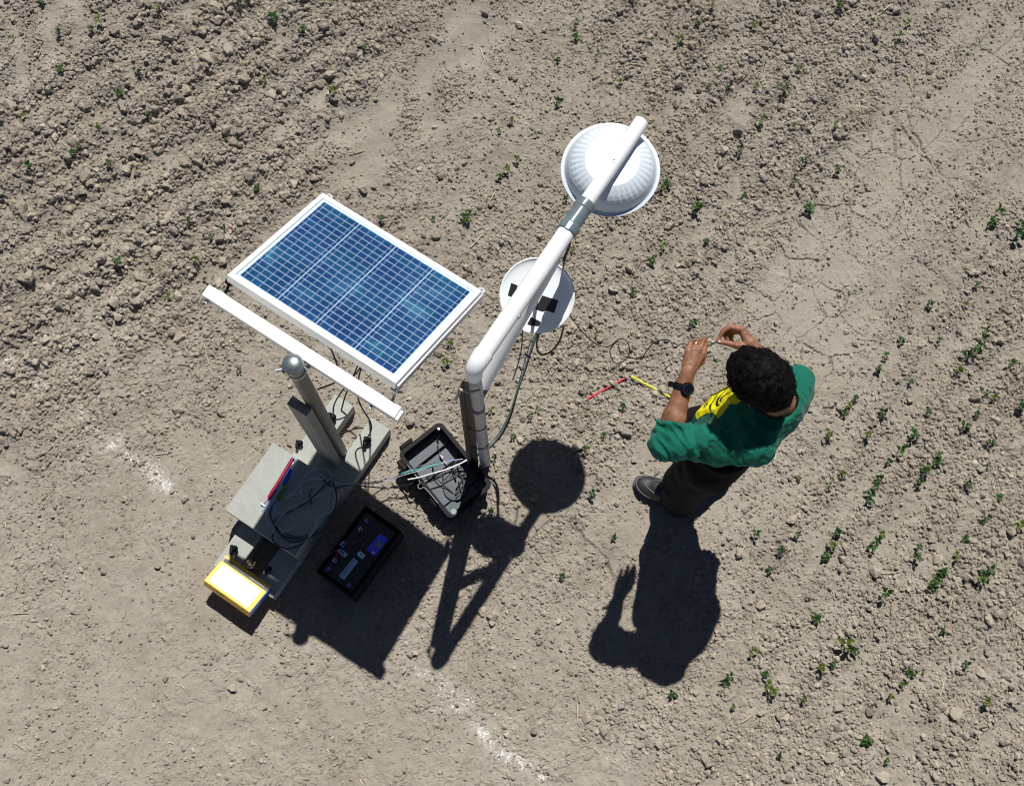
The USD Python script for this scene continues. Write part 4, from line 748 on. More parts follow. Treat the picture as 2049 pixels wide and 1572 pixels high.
GREEN = usdkit.material(stage, L + 'green_cotton', {'g': ('geometry', {}), 'n': ('noise_texture', {'scale': 12, 'detail': 4}), 'r': ('rgb_ramp', {'ramp': [(.3, (.0055, .112, .075)), (.7, (.0075, .140, .096))]}), 'n2': ('noise_texture', {'scale': 38, 'detail': 6, 'roughness': .62, 'distortion': .8}), 'b': ('bump', {'strength': .75, 'distance': .009}),
    'p': ('principled_bsdf', {'roughness': .85, 'specular_ior_level': .15, 'sheen_weight': .12, 'sheen_roughness': .4})}, [('g.position', 'n.vector'), ('n.fac', 'r.fac'), ('r.color', 'p.base_color'), ('g.position', 'n2.vector'), ('n2.fac', 'b.height'), ('b.normal', 'p.normal')], surface='p.BSDF')
shirt = carve(shirt_sdf, V3(.44, .80, .78), V3(1.22, 1.52, 1.43), .0054)
sh = obj('shirt', shirt, GREEN, person, smooth=True)
# sleeve hem and seams
def on_cloth(P, fn, it=4):
    P = np.array(P, float)
    for _ in range(it):
        e = 2e-3; g = np.stack([fn(P + e * np.eye(3)[k]) - fn(P - e * np.eye(3)[k]) for k in range(3)], -1) / (2 * e); n = g / (np.linalg.norm(g, axis=-1, keepdims=True) + 1e-9); P = P - n * np.clip(fn(P), -.01, .01)[:, None]
    return P, n
cuffc = J['le'] + (lw - J['le']) * .235
cx_ = unit(np.cross(LFo, UZ)); cy_ = np.cross(LFo, cx_); ring = np.array([cuffc - LFo * .002 + .0532 * (cx_ * math.cos(t) + cy_ * math.sin(t)) for t in np.linspace(0, 2 * math.pi, 49)])
obj('sleeve_hem', tube(ring, .0020, 6, False), GREEN, sh, smooth=50)
for f in (.30, .80):
    c_ = J['ls'] + (J['le'] - J['ls']) * f; ex = unit(np.cross(LU, UZ)); ey = np.cross(LU, ex); rp, rn = on_cloth(np.array([c_ - UZ * .012 + .066 * (ex * math.cos(t) + ey * math.sin(t)) for t in np.linspace(-.3, 2.9, 40)]), shirt_sdf, 6); ok_ = np.linalg.norm(rp - c_, axis=1) < .095
    if ok_.sum() > 6: obj('seam', tube(rp[ok_] + rn[ok_] * .0002, .0011, 5), GREEN, sh, smooth=50)
# printed front: yellow panel with dark brush strokes, flat print on the cloth
fc = shirt.triangles_center; fn_ = shirt.face_normals
pl, pz = (fc - J['chest']) @ PLx, fc[:, 2]
sel = (fn_ @ PF > .05) & (np.abs(pl + .012) < .145) & (pz > .90) & (pz < 1.34) & (np.linalg.norm(fc - J['le'], axis=1) > .20)
pm = trimesh.Trimesh(shirt.vertices, shirt.faces[sel], process=False); pm.remove_unreferenced_vertices(); pm = pm.subdivide()
vn = np.zeros_like(pm.vertices); np.add.at(vn, pm.faces.ravel(), np.repeat(pm.face_normals, 3, 0)); vn /= np.linalg.norm(vn, axis=1, keepdims=True) + 1e-9
pu, pv = (pm.vertices - J['chest']) @ PLx + .012, pm.vertices[:, 2] - 1.165
def stroke(pts, w):
    Pq = spline(np.array([(a, b, 0) for a, b in pts]), 10)[:, :2]; d, i = cKDTree(Pq).query(np.stack([pu, pv], 1)); return np.clip(1 - (d - w * np.interp(i, np.linspace(0, len(Pq) - 1, 5), [.45, 1, .9, 1, .4])) / .0018, 0, 1)
ell_ = np.hypot(pu / .140, pv / .165) + .05 * (meshkit.noise(np.stack([pu * 40, pv * 40, 0 * pu], -1), 2) - .5)
inside = np.clip((1.0 - ell_) / .02, 0, 1)
dark = np.max([stroke([(-.105, .05), (-.06, .02), (0, -.02), (.055, .0), (.07, .045), (.03, .085), (-.03, .10), (-.08, .12)], .0062), stroke([(.05, .028), (.032, .012), (.012, .03), (.02, .05)], .008), stroke([(-.03, .03), (-.05, .045), (-.065, .06)], .006), stroke([(-.095, -.01), (-.03, -.055), (.06, -.035), (.10, .02)], .0045),
               stroke([(.035, -.07), (.055, -.078), (.06, -.068)], .0032), stroke([(.02, -.085), (.035, -.095), (.05, -.092)], .0032), stroke([(.0, -.098), (.012, -.108), (.03, -.108)], .003), stroke([(.06, -.09), (.075, -.075)], .003), stroke([(-.03, -.095), (-.015, -.10)], .0028), stroke([(-.05, -.085), (-.042, -.095)], .0028)], 0)
bluez = np.clip((np.hypot((pu + .085) / .03, (pv - .0) / .05) < 1) * 1.0, 0, 1) * 0
pp = UsdGeom.Mesh.Get(stage, str(obj('print', trimesh.Trimesh(pm.vertices + vn * .0012, pm.faces, process=False), None, sh, smooth=True).GetPath()))
for nm, arr in (('ink', dark), ('panel', inside)): UsdGeom.PrimvarsAPI(pp).CreatePrimvar(nm, Sdf.ValueTypeNames.FloatArray, 'vertex').Set(Vt.FloatArray.FromNumpy(arr.astype(np.float32)))
PRM = usdkit.material(stage, L + 'shirt_print', {'ai': ('attribute', {'attribute': 'ink'}), 'ap': ('attribute', {'attribute': 'panel'}), 'm1': ('mix_color', {'a': (.0065, .126, .086), 'b': (.78, .72, .012)}), 'm2': ('mix_color', {'b': (.022, .012, .016)}), 'k': ('math', {'math_type': 'multiply'}), 'p': ('principled_bsdf', {'roughness': .8, 'specular_ior_level': .15})},
    [('ap.fac', 'm1.fac'), ('m1.result', 'm2.a'), ('ai.fac', 'k.value1'), ('ap.fac', 'k.value2'), ('k.value', 'm2.fac'), ('m2.result', 'p.base_color')], surface='p.BSDF')
UsdShade.MaterialBindingAPI.Apply(pp.GetPrim()).Bind(PRM)

# trousers and shoes
TROUSER = mat('black_twill', (.009, .009, .0095), .9, color2=(.015, .0148, .0155), scale=30, spec=.1, bump=.3, bscale=500)
def trouser_sdf(P):
    d = smin([cone(P, J['pel'] + UZ * .07, J['pel'] - UZ * .03, .148, .150, (PF, .82)), cone(P, J['lh'] + UZ * .02, J['lk'], .112, .088), cone(P, J['rh'] + UZ * .02, J['rk'], .112, .088), cone(P, J['lk'], J['la'] - UZ * .02, .088, .084), cone(P, J['rk'], J['ra'] - UZ * .02, .088, .084)], .03)
    d = d - .010 * (ridges(P, 13, UZ * 12 + PF * 4, PLx * 9 + UZ * 5, PF * 10) - .45) - .006 * (ridges(P, 14, UZ * 26, PLx * 6, PF * 6) - .4) * np.clip((.55 - P[..., 2]) / .3, 0, 1)
    return np.maximum(np.maximum(d, .028 - P[..., 2]), P[..., 2] - 1.0)
tro = obj('trousers', carve(trouser_sdf, V3(.55, .78, .0), V3(1.12, 1.42, 1.03), .0085), TROUSER, person, smooth=True)
SHOE = mat('black_shoe', (.020, .021, .024), .5, color2=(.026, .027, .031), scale=90, bump=.4, bscale=400); SOLE = mat('grey_sole', (.060, .066, .070), .7); PIPING = mat('shoe_piping', (.075, .08, .088), .5)
def make_shoe(ank, fdir):
    fd = unit(fdir); sd_ = np.cross(UZ, fd); o = V3(ank[0], ank[1], 0) 
    def q(f, l, z): return o + fd * f + sd_ * l + UZ * z
    R = np.stack([fd, sd_, UZ])
    up = lambda P: np.maximum(smin([cone(P, q(-.055, 0, .045), q(.06, 0, .045), .042, .047), ellip(P, q(.115, .004, .034), R, (.078, .050, .036)), cone(P, q(-.02, 0, .05), q(-.02, 0, .10), .044, .046), cone(P, q(.02, 0, .075), q(.09, 0, .050), .034, .034)], .025), .014 - P[..., 2])
    s = obj('shoe', carve(up, o - V3(.26, .26, .0), o + V3(.26, .26, .16), .005), SHOE, person, smooth=True)
    t = np.linspace(0, 2 * math.pi, 60, endpoint=False); ox = np.where(np.cos(t) > 0, .055 + .145 * np.cos(t) ** 1, .055 + .155 * np.cos(t)); oy = (.050 - .006 * np.cos(t - 2.6)) * np.sign(np.sin(t)) * np.abs(np.sin(t)) ** .72
    cs = m3.CrossSection([np.stack([ox, oy], 1)]); k = cs.extrude(.026).to_mesh()
    obj('sole', put(trimesh.Trimesh(k.vert_properties[:, :3], k.tri_verts, process=False), frame4(o - UZ * .004, fd, sd_, UZ)), SOLE, s, smooth=30)
    def on_shoe(P): return on_cloth(np.array(P), up, 5)[0]
    arc = on_shoe([q(.19 - .155 * (a / 1.9) ** 2, .046 * math.sin(a * .83), .045 - .004 * abs(a)) for a in np.linspace(-1.9, 1.9, 31)]); obj('piping', tube(arc, .0028, 6), PIPING, s, smooth=50)
    arc = on_shoe([q(.150 - .10 * (a / 1.6) ** 2, .036 * math.sin(a * .9), .075) for a in np.linspace(-1.6, 1.6, 25)]); obj('piping', tube(arc, .0022, 6), PIPING, s, smooth=50)
    for f in (.095, .075, .055, .035): obj('lace', tube(on_shoe([q(f, l, .12) for l in np.linspace(-.024, .024, 9)]), .0028, 6), PIPING, s, smooth=50)
make_shoe(J['la'] + V3(-.020, .006, 0), V3(-.95, .31, 0)); make_shoe(J['ra'] + V3(-.01, .0, 0), V3(-.83, .50, 0))

# watch on the left forearm
wp = at(1369, 776, 1.252); wa = J['le'] + unit(lw - J['le']) * ((wp - J['le']) @ unit(lw - J['le'])); wd = unit(lw - J['le'])
wrr = .0315; side = unit(np.cross(wd, UZ)); top = unit(np.cross(side, wd)); face = unit(top * .93 + side * .37); fs = unit(np.cross(face, wd)); fs = np.cross(wd, face)
wt = obj('watch', lathe([(wrr, -.0125), (wrr + .0032, -.012), (wrr + .0036, 0), (wrr + .0032, .012), (wrr, .0125)], 48, frame4(wa, side, np.cross(wd, side), wd)), BLACK, person, smooth=40)
wf = wa + face * (wrr + .001)
obj('watch_case', lathe([(.0005, .0105), (.0185, .0105), (.0225, .0112), (.0240, .009), (.0245, .001), (.0235, -.002)], 48, frame4(wf, wd, np.cross(face, wd), face)), BLACK, wt, smooth=30)
obj('bezel', lathe([(.0172, .0112), (.0176, .0122), (.0192, .0122), (.0196, .0112)], 48, frame4(wf, wd, np.cross(face, wd), face)), mat('dark_steel_bezel', (.13, .14, .17), .3, metallic=.8), wt, smooth=30)
obj('watch_glass', lathe([(.0005, .0114), (.0170, .0112)], 40, frame4(wf, wd, np.cross(face, wd), face)), mat('dark_watch_glass', (.006, .008, .020), .08), wt, smooth=30)
sl = wa - side * (wrr + .004) + top * .012; obj('strap_end', put(rbox((.024, .020, .005), .002), frame4(sl - side * .010 + top * .002, unit(side * .9 - top * .45), wd, unit(np.cross(unit(side * .9 - top * .45), wd)))), BLACK, wt)

# short curly black hair
HAIRM = usdkit.material(stage, L + 'black_hair', {'p': ('principled_bsdf', {'base_color': (.0028, .0025, .0026), 'roughness': .7, 'specular_ior_level': .14})}, [], surface='p.BSDF')
def hair_sdf(P):
    d = ellip(P, hp(-.018, 0, .034), HR, (.112, .092, .094)); d = smin([d, ellip(P, hp(-.060, 0, -.005), HR, (.064, .076, .080)), ellip(P, hp(.045, 0, .075), HR, (.055, .062, .040))], .03)
    d = d - .013 * (meshkit.fbm(P * 44, 4, 9) - .5) * 2 - .005 * (meshkit.noise(P * 120, 4) - .5) * 2
    cutf = (P - hp(.060, 0, .045)) @ unit(HF * .9 - HU * .35); return np.maximum(np.maximum(d, cutf), -((P - hp(0, 0, -.085)) @ HU))
hm = carve(hair_sdf, HC - .20, HC + .22, .0048)
rh_ = np.random.default_rng(14); pts_, fi = trimesh.sample.sample_surface(hm, 3200, seed=14); nr = hm.face_normals[fi]; keep = (nr @ HU > -.45) & (((pts_ - hp(.05, 0, .03)) @ HF) < .03)
curls = []
for p, n in list(zip(pts_, nr))[:3200]:
    if (p - hp(.052, 0, .045)) @ unit(HF * .9 - HU * .35) > -.002 or (p - hp(0, 0, -.08)) @ HU < 0: continue
    t1 = unit(np.cross(n, rh_.normal(size=3))); t2 = np.cross(n, t1); R_ = rh_.uniform(.003, .0075) * (1.7 if rh_.random() < .18 else 1); a0 = rh_.uniform(0, 6.3); t = np.linspace(0, rh_.uniform(3, 6.5), 9)
    curls.append(tube(p - n * .003 + np.outer(R_ * np.cos(t + a0), t1) + np.outer(R_ * np.sin(t + a0), t2) + np.outer(t * rh_.uniform(.0008, .0022), n), np.linspace(.0011, .0004, 9) , 3, False))
hr = obj('hair', cat(hm, *curls), HAIRM, person, smooth=40)
BROW = HAIRM
for sx in (-1, 1): obj('eyebrow', tube(np.array([hp(.089, sx * .014, .018), hp(.089, sx * .032, .024), hp(.082, sx * .050, .017)]), [.003, .004, .0015], 6), BROW, person)
EYEW = mat('eye_white', (.72, .70, .66), .25); IRIS = mat('brown_iris', (.03, .014, .008), .15); LIP = mat('lips', (.20, .075, .06), .45)
for sx in (-1, 1):
    e = obj('eye', put(trimesh.creation.icosphere(3, .0118), frame4(hp(.0775, sx * .032, .000), HF, HL, HU)), EYEW, person, smooth=True); obj('iris', put(trimesh.creation.icosphere(2, .0058), frame4(hp(.0842, sx * .031, -.002), HF, HL, HU)), IRIS, e, smooth=True)
obj('lips', tube(np.array([hp(.083, .024, -.066), hp(.090, .010, -.063), hp(.0905, 0, -.064), hp(.090, -.010, -.063), hp(.083, -.024, -.066)]), [.001, .0035, .004, .0035, .001], 8), LIP, person, smooth=40)
# spectacles
FRAME_ = mat('dark_spectacle_frame', (.02, .016, .012), .3)
gl = []
for sx in (-1, 1):
    gl.append(tube(np.array([hp(.100, sx * .033 + .023 * math.cos(t), -.004 + .018 * math.sin(t)) for t in np.linspace(0, 2 * math.pi, 25)]), .0014, 6, False)); gl.append(tube(np.array([hp(.098, sx * .056, .004), hp(.06, sx * .073, .004), hp(-.01, sx * .079, .006)]), .0015, 6))
gl.append(rod(hp(.101, -.010, 0), hp(.101, .010, 0), .0014, 6)); obj('spectacles', cat(*gl), FRAME_, person, smooth=50)

# ---------------------------------------------------------------- seedlings, straw, stones, lime
ORD = ['leftmost'] + [f'{w} from the left' for w in ('second third fourth fifth sixth seventh eighth ninth tenth eleventh twelfth thirteenth fourteenth fifteenth sixteenth seventeenth eighteenth nineteenth twentieth').split()]
ZONES = [((0, 0, 260, 300), 'at the upper left corner of the field'), ((260, 0, 720, 120), 'along the top edge above the solar panel'), ((260, 120, 720, 400), 'in the soil just above the solar panel'), ((0, 300, 340, 640), 'in the rough soil at the left edge'), ((0, 640, 520, 1050), 'on the ground left of the grey base'),
         ((340, 400, 470, 640), 'beside the solar panel’s left corner'), ((690, 0, 1110, 300), 'near the top edge right of the panel'), ((690, 300, 1010, 800), 'between the solar panel and the white arm'), ((1110, 0, 1350, 245), 'above the upper white bowl'), ((1010, 245, 1140, 420), 'left of the upper white bowl'),
         ((1130, 420, 1350, 640), 'below the upper white bowl'), ((1350, 0, 1560, 220), 'at the top edge right of the bowl'), ((1560, 0, 2049, 200), 'near the upper right corner'), ((1300, 200, 1560, 640), 'right of the upper white bowl'), ((1560, 200, 2049, 420), 'in the soil below the upper right corner'), ((1560, 420, 2049, 640), 'at the right edge above the person’s level'),
         ((1640, 640, 1860, 860), 'in the soil right of the person’s head'), ((1860, 640, 2049, 860), 'at the right edge beside the tall seedling row'), ((1560, 860, 1800, 1010), 'in the soil below right of the person’s back'), ((1800, 860, 2049, 1010), 'at the right edge below the person’s level'),
         ((960, 640, 1320, 960), 'between the mast and the person'), ((960, 960, 1260, 1330), 'between the two long shadows on the ground'), ((1440, 1010, 1700, 1220), 'just right of the person’s shadow'), ((1700, 1010, 1860, 1220), 'in the soil well right of the person’s shadow'), ((1860, 1010, 2049, 1220), 'at the right edge level with the shadow'),
         ((1400, 1220, 1600, 1450), 'at the foot of the person’s shadow'), ((1600, 1220, 1780, 1400), 'around the largest seedling at lower right'), ((1780, 1220, 2049, 1440), 'at the lower right edge'), ((1100, 1380, 1640, 1572), 'along the bottom edge right of the lime'), ((1640, 1400, 2049, 1572), 'at the lower right corner'),
         ((0, 1050, 560, 1290), 'left of the yellow box'), ((0, 1290, 480, 1572), 'at the lower left corner'), ((480, 1290, 900, 1572), 'below the solar panel’s shadow'), ((900, 1290, 1180, 1572), 'beside the white lime streak at the bottom')]
def zone(px, py):
    for (x0, y0, x1, y1), w in ZONES:
        if x0 <= px < x1 and y0 <= py < y1: return w
    b = min(ZONES, key=lambda z: (px - (z[0][0] + z[0][2]) / 2) ** 2 + (py - (z[0][1] + z[0][3]) / 2) ** 2); return b[1]
def ranked(items, words):
    """A label for each px, py that singles it out by its look and its rank in its part of the field."""
    by = {}
    for k, it in enumerate(items): by.setdefault((zone(*it[:2]), words[k]), []).append(k)
    out = [''] * len(items)
    for (z, w), ks in by.items():
        for n, k in enumerate(sorted(ks, key=lambda k: items[k][0])): out[k] = f'{w} {z}' if len(ks) == 1 else f'{w}, {ORD[n]} {z}'
    return out
LEAFM = [usdkit.material(stage, f'{L}leaf_{k}', {'o': ('object_info', {}), 'r': ('rgb_ramp', {'ramp': [(0, c1), (1, c2)]}), 'p': ('principled_bsdf', {'roughness': .45, 'specular_ior_level': .4}), 't': ('translucent_bsdf', {}), 'm': ('mix_closure', {'fac': .28})},
    [('o.random', 'r.fac'), ('r.color', 'p.base_color'), ('r.color', 't.color'), ('p.BSDF', 'm.closure1'), ('t.BSDF', 'm.closure2')], surface='m.closure') for k, (c1, c2) in enumerate([((.024, .068, .012), (.050, .115, .016)), ((.065, .105, .012), (.105, .14, .022)), ((.014, .048, .012), (.034, .085, .016))])]
STEMM = mat('seedling_stem', (.10, .15, .045), .6)
def leaf_mesh(Ln, W, cup, seed):
    r = np.random.default_rng(seed); nu, nv = 7, 5; u = np.linspace(0, 1, nu); v = np.linspace(-1, 1, nv); U, Vv = np.meshgrid(u, v, indexing='ij')
    w = W * np.sin(np.pi * U ** .75) ** .8 * .5; x = U * Ln; y = Vv * w; z = cup * Ln * (.35 * np.sin(np.pi * U * .9)) + .25 * np.abs(y) - .5 * Ln * U ** 2.2 * r.uniform(.1, .6) + .05 * Ln * (r.random(U.shape) - .5)
    V = np.stack([x, y, z], -1).reshape(-1, 3); i, j = np.meshgrid(np.arange(nu - 1), np.arange(nv - 1), indexing='ij'); a = i * nv + j
    return trimesh.Trimesh(V, np.vstack([np.stack([a, a + nv, a + nv + 1], -1).reshape(-1, 3), np.stack([a, a + nv + 1, a + 1], -1).reshape(-1, 3)]), process=False)
def seedling_proto(k):
    """A young plant about 5 cm across: stem and leaves, under a class prim that the seedlings reference."""
    r = np.random.default_rng(100 + k); path = f'/World/Looks/seedling_{k}'
    UsdGeom.Xform.Define(stage, path).GetPrim().SetSpecifier(Sdf.SpecifierClass); n = (4, 6, 5, 8, 3, 7)[k % 6]; hgt = r.uniform(.034, .058)
    usdkit.mesh(stage, path + '/stem', tube(spline([V3(0, 0, -.01), V3(.001, 0, hgt * .5), V3(.002, .001, hgt)], 4), [.0016] * 8 + [.0012], 5), STEMM, smooth=50)
    a0 = r.uniform(0, 6.3)
    for q in range(n):
        a = a0 + q * 2.4 + r.uniform(-.3, .3); Ln = r.uniform(.018, .033) * (1 if q < 4 else .7); m = leaf_mesh(Ln, Ln * r.uniform(.55, .8), .5, 7 * k + q); el = r.uniform(.1, .75)
        m = put(m, trimesh.transformations.euler_matrix(r.uniform(-.4, .4), -el, a, 'sxyz')); m.apply_translation([.004 * math.cos(a), .004 * math.sin(a), hgt * (.55 + .45 * q / n)])
        usdkit.mesh(stage, path + ('/leaf' if q == 0 else f'/leaf_{q:03d}'), m, LEAFM[k % 3], smooth=True)
    return path
PROTO = [seedling_proto(k) for k in range(9)]
S1 = '''86,3,1 120,69,1 203,50,1.5 187,64,1.1 319,21,.9 29,81,.8 124,141,1 96,182,.8 53,234,1.1 242,192,1.1 199,261,.9 301,232,.9 165,297,1.1 149,307,.9 60,335,1.1 220,330,.9 280,149,.9 550,40,1.4 606,67,1.4 481,7,1 498,3,.8 531,165,.9 668,189,1.5 663,7,1.2 514,378,.8 453,282,.6 319,448,.6 380,443,.9 450,459,.9 424,481,1 395,524,1 240,526,1.4 198,440,.6 305,546,.9 339,599,1.2 64,712,.6 480,743,.8
1265,3,.9 1150,50,1.1 1150,79,1.1 1394,52,.9 1356,86,1.4 1303,84,.8 1195,117,.8 1117,122,.7 1239,167,1 1119,208,1.2 1023,244,.8 997,266,.8 1074,271,.8 1033,323,1 1016,343,1.1 999,357,1 934,438,1.3 868,440,.7 765,440,1 1131,402,.9 1332,371,1.1 1323,381,.9 1390,419,1.5 1325,496,1 1147,501,.8 1303,524,1.1 731,100,.8
1424,17,.8 1395,53,1 1505,55,1.1 1364,82,.8 1742,46,.8 1815,50,1 1680,17,1 1797,79,1.2 1790,93,1 1439,139,.8 1417,175,.8 1455,179,.8 1511,177,1 1568,185,1.4 1599,143,1 1522,244,1.2 1587,254,.7 1479,302,1.2 1669,254,1 1604,328,1.2 1673,345,1.1 1585,364,1 1489,392,.7 1614,422,1.4 1393,422,1.4 1455,436,.6 1413,486,.9 1991,428,1.5 1980,448,1.3 2034,474,1.8 2046,455,1.4
1951,574,.9 1857,610,1.1 1929,611,.9 1800,684,1 1968,663,1 1963,679,1.1 1953,695,1.3 1943,706,1.2 1931,714,1.4 1877,684,.9 1771,714,1 1754,741,1.1 1914,746,1.2 2017,729,1.2 1820,766,.9 1710,798,.9 1695,815,1.1 1687,825,1 1764,827,1.3 1855,825,.9 1968,787,1 1983,797,1 2036,817,1.3 1951,830,.9 1923,856,1.3 1655,874,1.3 1734,873,1.1 1823,873,1.5 1796,903,1.4 1776,925,1 1877,913,1.1 1872,926,1.1 1850,942,1.2 1835,964,1.2 1978,888,1.1 1683,947,.9 1756,959,1.2 1749,972,1.1 1740,989,1.2 1734,1002,1.2 1597,959,.8 1658,972,.7 1934,969,1.1 1995,996,.9 1976,930,.6
1510,1068,1.2 1559,1104,1.1 1538,1139,.9 1593,1070,.9 1671,1066,1.2 1662,1094,1.4 1648,1113,1.1 1760,1070,1.3 1750,1082,1.2 1741,1094,1.3 1836,1095,1 1828,1118,1.3 1909,1113,1.2 1929,1078,.9 1883,1144,1.2 1871,1163,1.2 1859,1175,1.3 1974,1140,1.4 1967,1151,1.2 1960,1164,1.3 2036,1052,1.6 1964,1040,1.1 1766,1187,1.5 1633,1237,1.1 1684,1287,1.9 1694,1297,1.5 1708,1299,1.1 1503,1304,1.2 1641,1335,1.2 1664,1328,.8 1457,1352,1.1 1450,1363,1 1440,1383,.7 1534,1370,1.3 1540,1383,1.3 1607,1396,1 1464,1413,.7 1883,1264,.9 1929,1327,1 1819,1347,1 1802,1371,1.1 1779,1392,.9 1967,1404,1.2 1729,1478,1.3 1772,1521,.8 1557,1511,.8 1845,1345,.5 1532,1348,.8
1173,903,1.2 1183,988,1.1 1028,874,.8 984,821,.9 1062,833,.8 1076,821,.8 1209,872,.8 1245,816,.9 989,918,.8 982,1024,.8 901,691,.9 891,728,1.2 1268,588,.9 1193,670,.7 1385,648,1.1 1343,1387,1.1 1076,1261,.6 1124,1154,.9 1228,1075,.8'''
SL = [tuple(map(float, t.split(','))) for t in S1.split()]
rs_ = np.random.default_rng(33)
words = [('largest leafy green seedling' if q[2] >= 1.85 else 'large leafy green seedling' if q[2] >= 1.4 else 'small green seedling' if q[2] >= 1.0 else 'tiny green seedling') for q in SL]
for k, ((px, py, sz), lab) in enumerate(zip(SL, ranked(SL, words))):
    p = on_ground(px, py); x = UsdGeom.Xform.Define(stage, numbered('/World', 'seedling')); pr = x.GetPrim()
    x.AddTranslateOp().Set(Gf.Vec3d(*map(float, p))); x.AddRotateZOp().Set(float(rs_.uniform(0, 360))); x.AddScaleOp().Set(Gf.Vec3f(float(sz * .77)))
    pr.GetReferences().AddInternalReference(PROTO[int(rs_.integers(0, 9))]); pr.SetInstanceable(True); tag(pr, lab, 'seedling', 'seedlings growing in the field')
STRAWM = [mat(f'dry_straw_{k}', c, .7, var=.12, scale=90) for k, c in enumerate([(.52, .45, .29), (.60, .54, .38), (.44, .36, .21)])]
T1 = '''84,98,77,115 456,28,460,38 480,118,481,130 490,128,498,124 333,278,327,290 105,325,92,350 612,287,634,282 150,253,158,246 430,186,424,194 756,182,751,197 962,98,968,118 1235,70,1255,61 1257,128,1283,131 1322,120,1313,127 1243,90,1244,102 975,408,990,385 942,495,965,470 950,420,947,440 1250,140,1258,136 1030,213,1042,212 700,310,730,302 1177,490,1176,500
1782,10,1753,35 1753,36,1748,52 1501,112,1517,107 1475,168,1490,155 1815,152,1825,185 1868,298,1861,310 1718,208,1722,225 1761,364,1762,372 1808,402,1810,418 1418,355,1419,375 1985,289,1990,290 409,688,419,730 461,680,461,687 492,806,494,820 374,848,379,860 310,910,333,907 243,956,243,966 315,816,319,820 369,942,375,936
30,1486,55,1502 90,1485,97,1480 10,1045,12,1055 123,1192,127,1178 180,1165,186,1169 168,1154,171,1161 248,1235,252,1222 226,1282,226,1290 337,1484,347,1487 550,1490,553,1525 507,1490,506,1480 365,1373,370,1378 366,1427,372,1431 22,1228,58,1226 655,1498,662,1508 541,1222,552,1233 977,1345,982,1355 1030,1275,1040,1277 800,1560,815,1545 1155,1406,1156,1445 720,1558,724,1568 726,1556,732,1566 720,1516,728,1517 996,1400,1002,1400 935,1484,948,1488 1258,1270,1275,1255 275,1116,281,1117
1601,1270,1620,1250 1763,1147,1800,1143 1905,1195,1890,1240 1906,1196,1908,1215 2005,1238,2026,1220 1938,1300,1956,1292 2036,1322,2049,1315 1878,1395,1888,1362 1883,1360,1886,1378 1482,1445,1510,1427 1657,1450,1660,1438 1462,1232,1480,1224 1806,675,1814,666 1988,836,1995,818 1729,796,1737,808 1690,572,1700,570 1586,584,1591,567 1548,920,1552,908 1172,812,1158,824 1372,1254,1383,1251 741,740,736,752'''
TL_ = [tuple(map(float, t.split(','))) for t in T1.split()]; rt_ = np.random.default_rng(41)
mids = [((a + c) / 2, (b + d) / 2) for a, b, c, d in TL_]; lw_ = ['long straw stalk' if math.hypot(c - a, d - b) > 26 else 'short bit of straw' for a, b, c, d in TL_]
for k, ((a, b, c, d), lab) in enumerate(zip(TL_, ranked(mids, lw_))):
    p, q = on_ground(a, b, .006), on_ground(c, d, .007); mid = (p + q) / 2 + V3(*rt_.uniform(-.004, .004, 2), .003)
    p[2], q[2] = ground_h(p[0], p[1]) + .006, ground_h(q[0], q[1]) + .007; mid[2] = max(ground_h(mid[0], mid[1]) + .005, (p[2] + q[2]) / 2)
    tag(obj('straw', tube(spline([p, mid, q], 5), np.linspace(.0027, .0018, 11), 5), STRAWM[k % 3], smooth=50), lab, 'straw', 'straw lying on the field')
C1 = '''62,555,15 100,565,11 127,552,8 25,262,12 280,5,13 498,245,12 527,252,9 435,262,6 380,203,10 372,184,13 303,180,9 358,195,10 165,383,9 313,505,14 30,410,13 72,435,9 280,438,10 1040,50,10 1226,580,11 1248,578,9 1092,415,8 873,470,12 1304,240,10 1945,545,9 208,1145,8 467,1376,9 482,1355,7 820,1472,6 963,1223,11 985,1234,12 820,1310,6 370,998,10 345,984,5 12,1290,7 1910,1430,16 1885,1412,11 1870,1553,12 1690,1505,10 1700,1262,10 1725,1180,8 1585,1040,12 1480,1105,11 330,1275,7 15,1560,8 1040,880,7 1960,1345,11 1765,1555,12 455,100,12 392,140,11 350,118,10 190,395,10 172,355,15 440,40,12 60,250,12 660,150,12 640,170,9 870,255,7 1176,712,10 1145,655,12 1180,738,12 1260,738,8'''
CL = [tuple(map(float, t.split(','))) for t in C1.split()]; rc_ = np.random.default_rng(51)
lab_c = ranked(CL, ['large clod of soil' if q[2] >= 10.5 else 'small clod of soil' for q in CL])
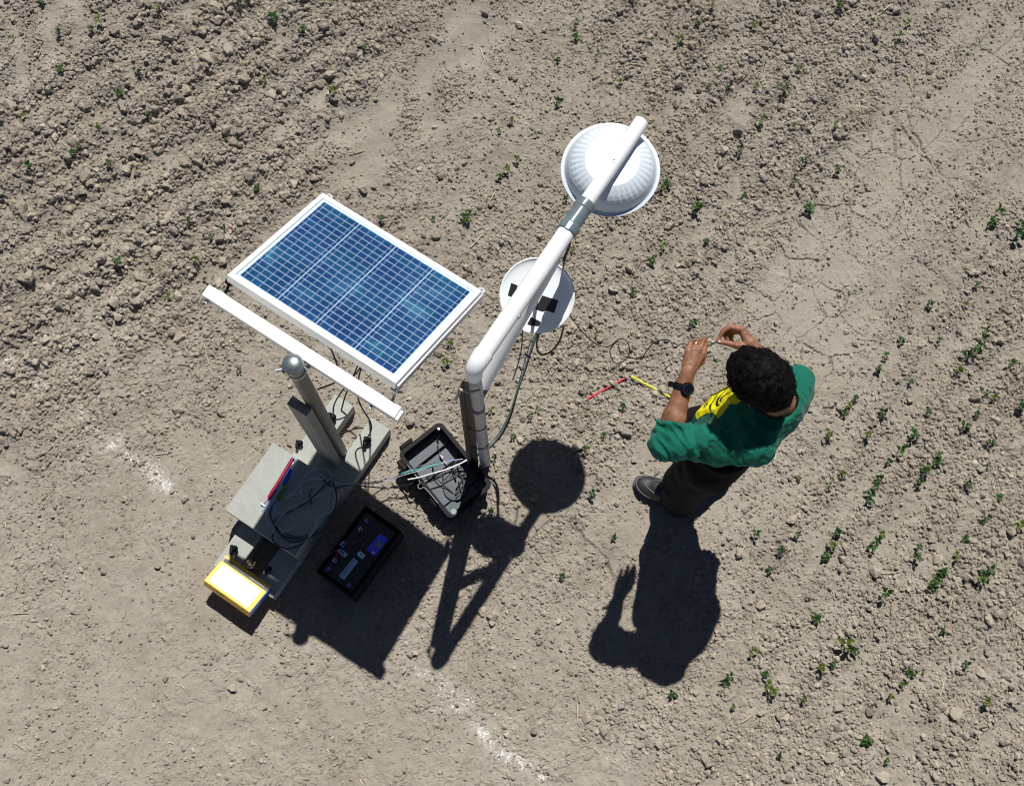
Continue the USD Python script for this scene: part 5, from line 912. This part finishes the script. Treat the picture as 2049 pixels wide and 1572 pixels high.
for k, ((px, py, r), lab) in enumerate(zip(CL, lab_c)):
    p = on_ground(px, py); rr = r / 445.; M = trimesh.transformations.euler_matrix(rc_.uniform(-.3, .3), rc_.uniform(-.3, .3), rc_.uniform(0, 6.3)); M[:3, :3] *= rr * 1.08; M[:3, 3] = p + UZ * rr * .28
    tag(obj('soil_clod', put(clod_mesh(300 + k, 3), M), CLOD, smooth=25), lab, 'clod', 'larger clods lying on the field')
# lime powder: grains by the thousand
lp_, ls_ = [], []
rl_ = np.random.default_rng(61)
for x, y, sx, sy, a, w in LIME:
    n = int(13 * w * sx * sy / 14); u = rl_.normal(size=(n, 2)) * [sx * .85, sy * .75]; ca, sa = math.cos(math.radians(a)), math.sin(math.radians(a)); qx_, qy_ = x + u[:, 0] * ca - u[:, 1] * sa, y + u[:, 0] * sa + u[:, 1] * ca
    P = at(qx_, qy_, 0); P[:, 2] = ground_h(P[:, 0], P[:, 1]); keep = meshkit.fbm(P * 60, 3, 71) > rl_.uniform(.30, .66, n); lp_.append(P[keep])
lp_ = np.vstack(lp_); nL = len(lp_); lr = .0017 * np.exp(rl_.normal(0, .45, nL))
LIMEM = mat('white_lime', (.78, .775, .76), .9, var=.04, scale=80, spec=.1)
instancer('/World/lime_powder', [(clod_mesh(700 + k, 1, .5), LIMEM, False) for k in range(3)], rl_.integers(0, 3, nL), lp_ + UZ * .0006, np.stack([lr * 1.3, lr * 1.1, lr * .7], 1), rl_.uniform(0, 6.28, nL), 'broken streak of white lime powder on the trodden ground', seed=9)
# fine straw litter
nS = 700; sp = np.stack([rl_.uniform(0, 2049, nS), rl_.uniform(0, 1572, nS)], 1); P = at(sp[:, 0], sp[:, 1], 0); P[:, 2] = ground_h(P[:, 0], P[:, 1]) + .003
chaff = trimesh.creation.box((.011, .0011, .0008)); instancer('/World/straw_litter', [(chaff, STRAWM[0], False), (chaff, STRAWM[1], False)], rl_.integers(0, 2, nS), P, np.stack([rl_.uniform(.4, 1.5, nS)] * 3, 1), rl_.uniform(0, 6.28, nS), 'fine bits of straw litter scattered over the soil', tiltmax=.4, seed=10)
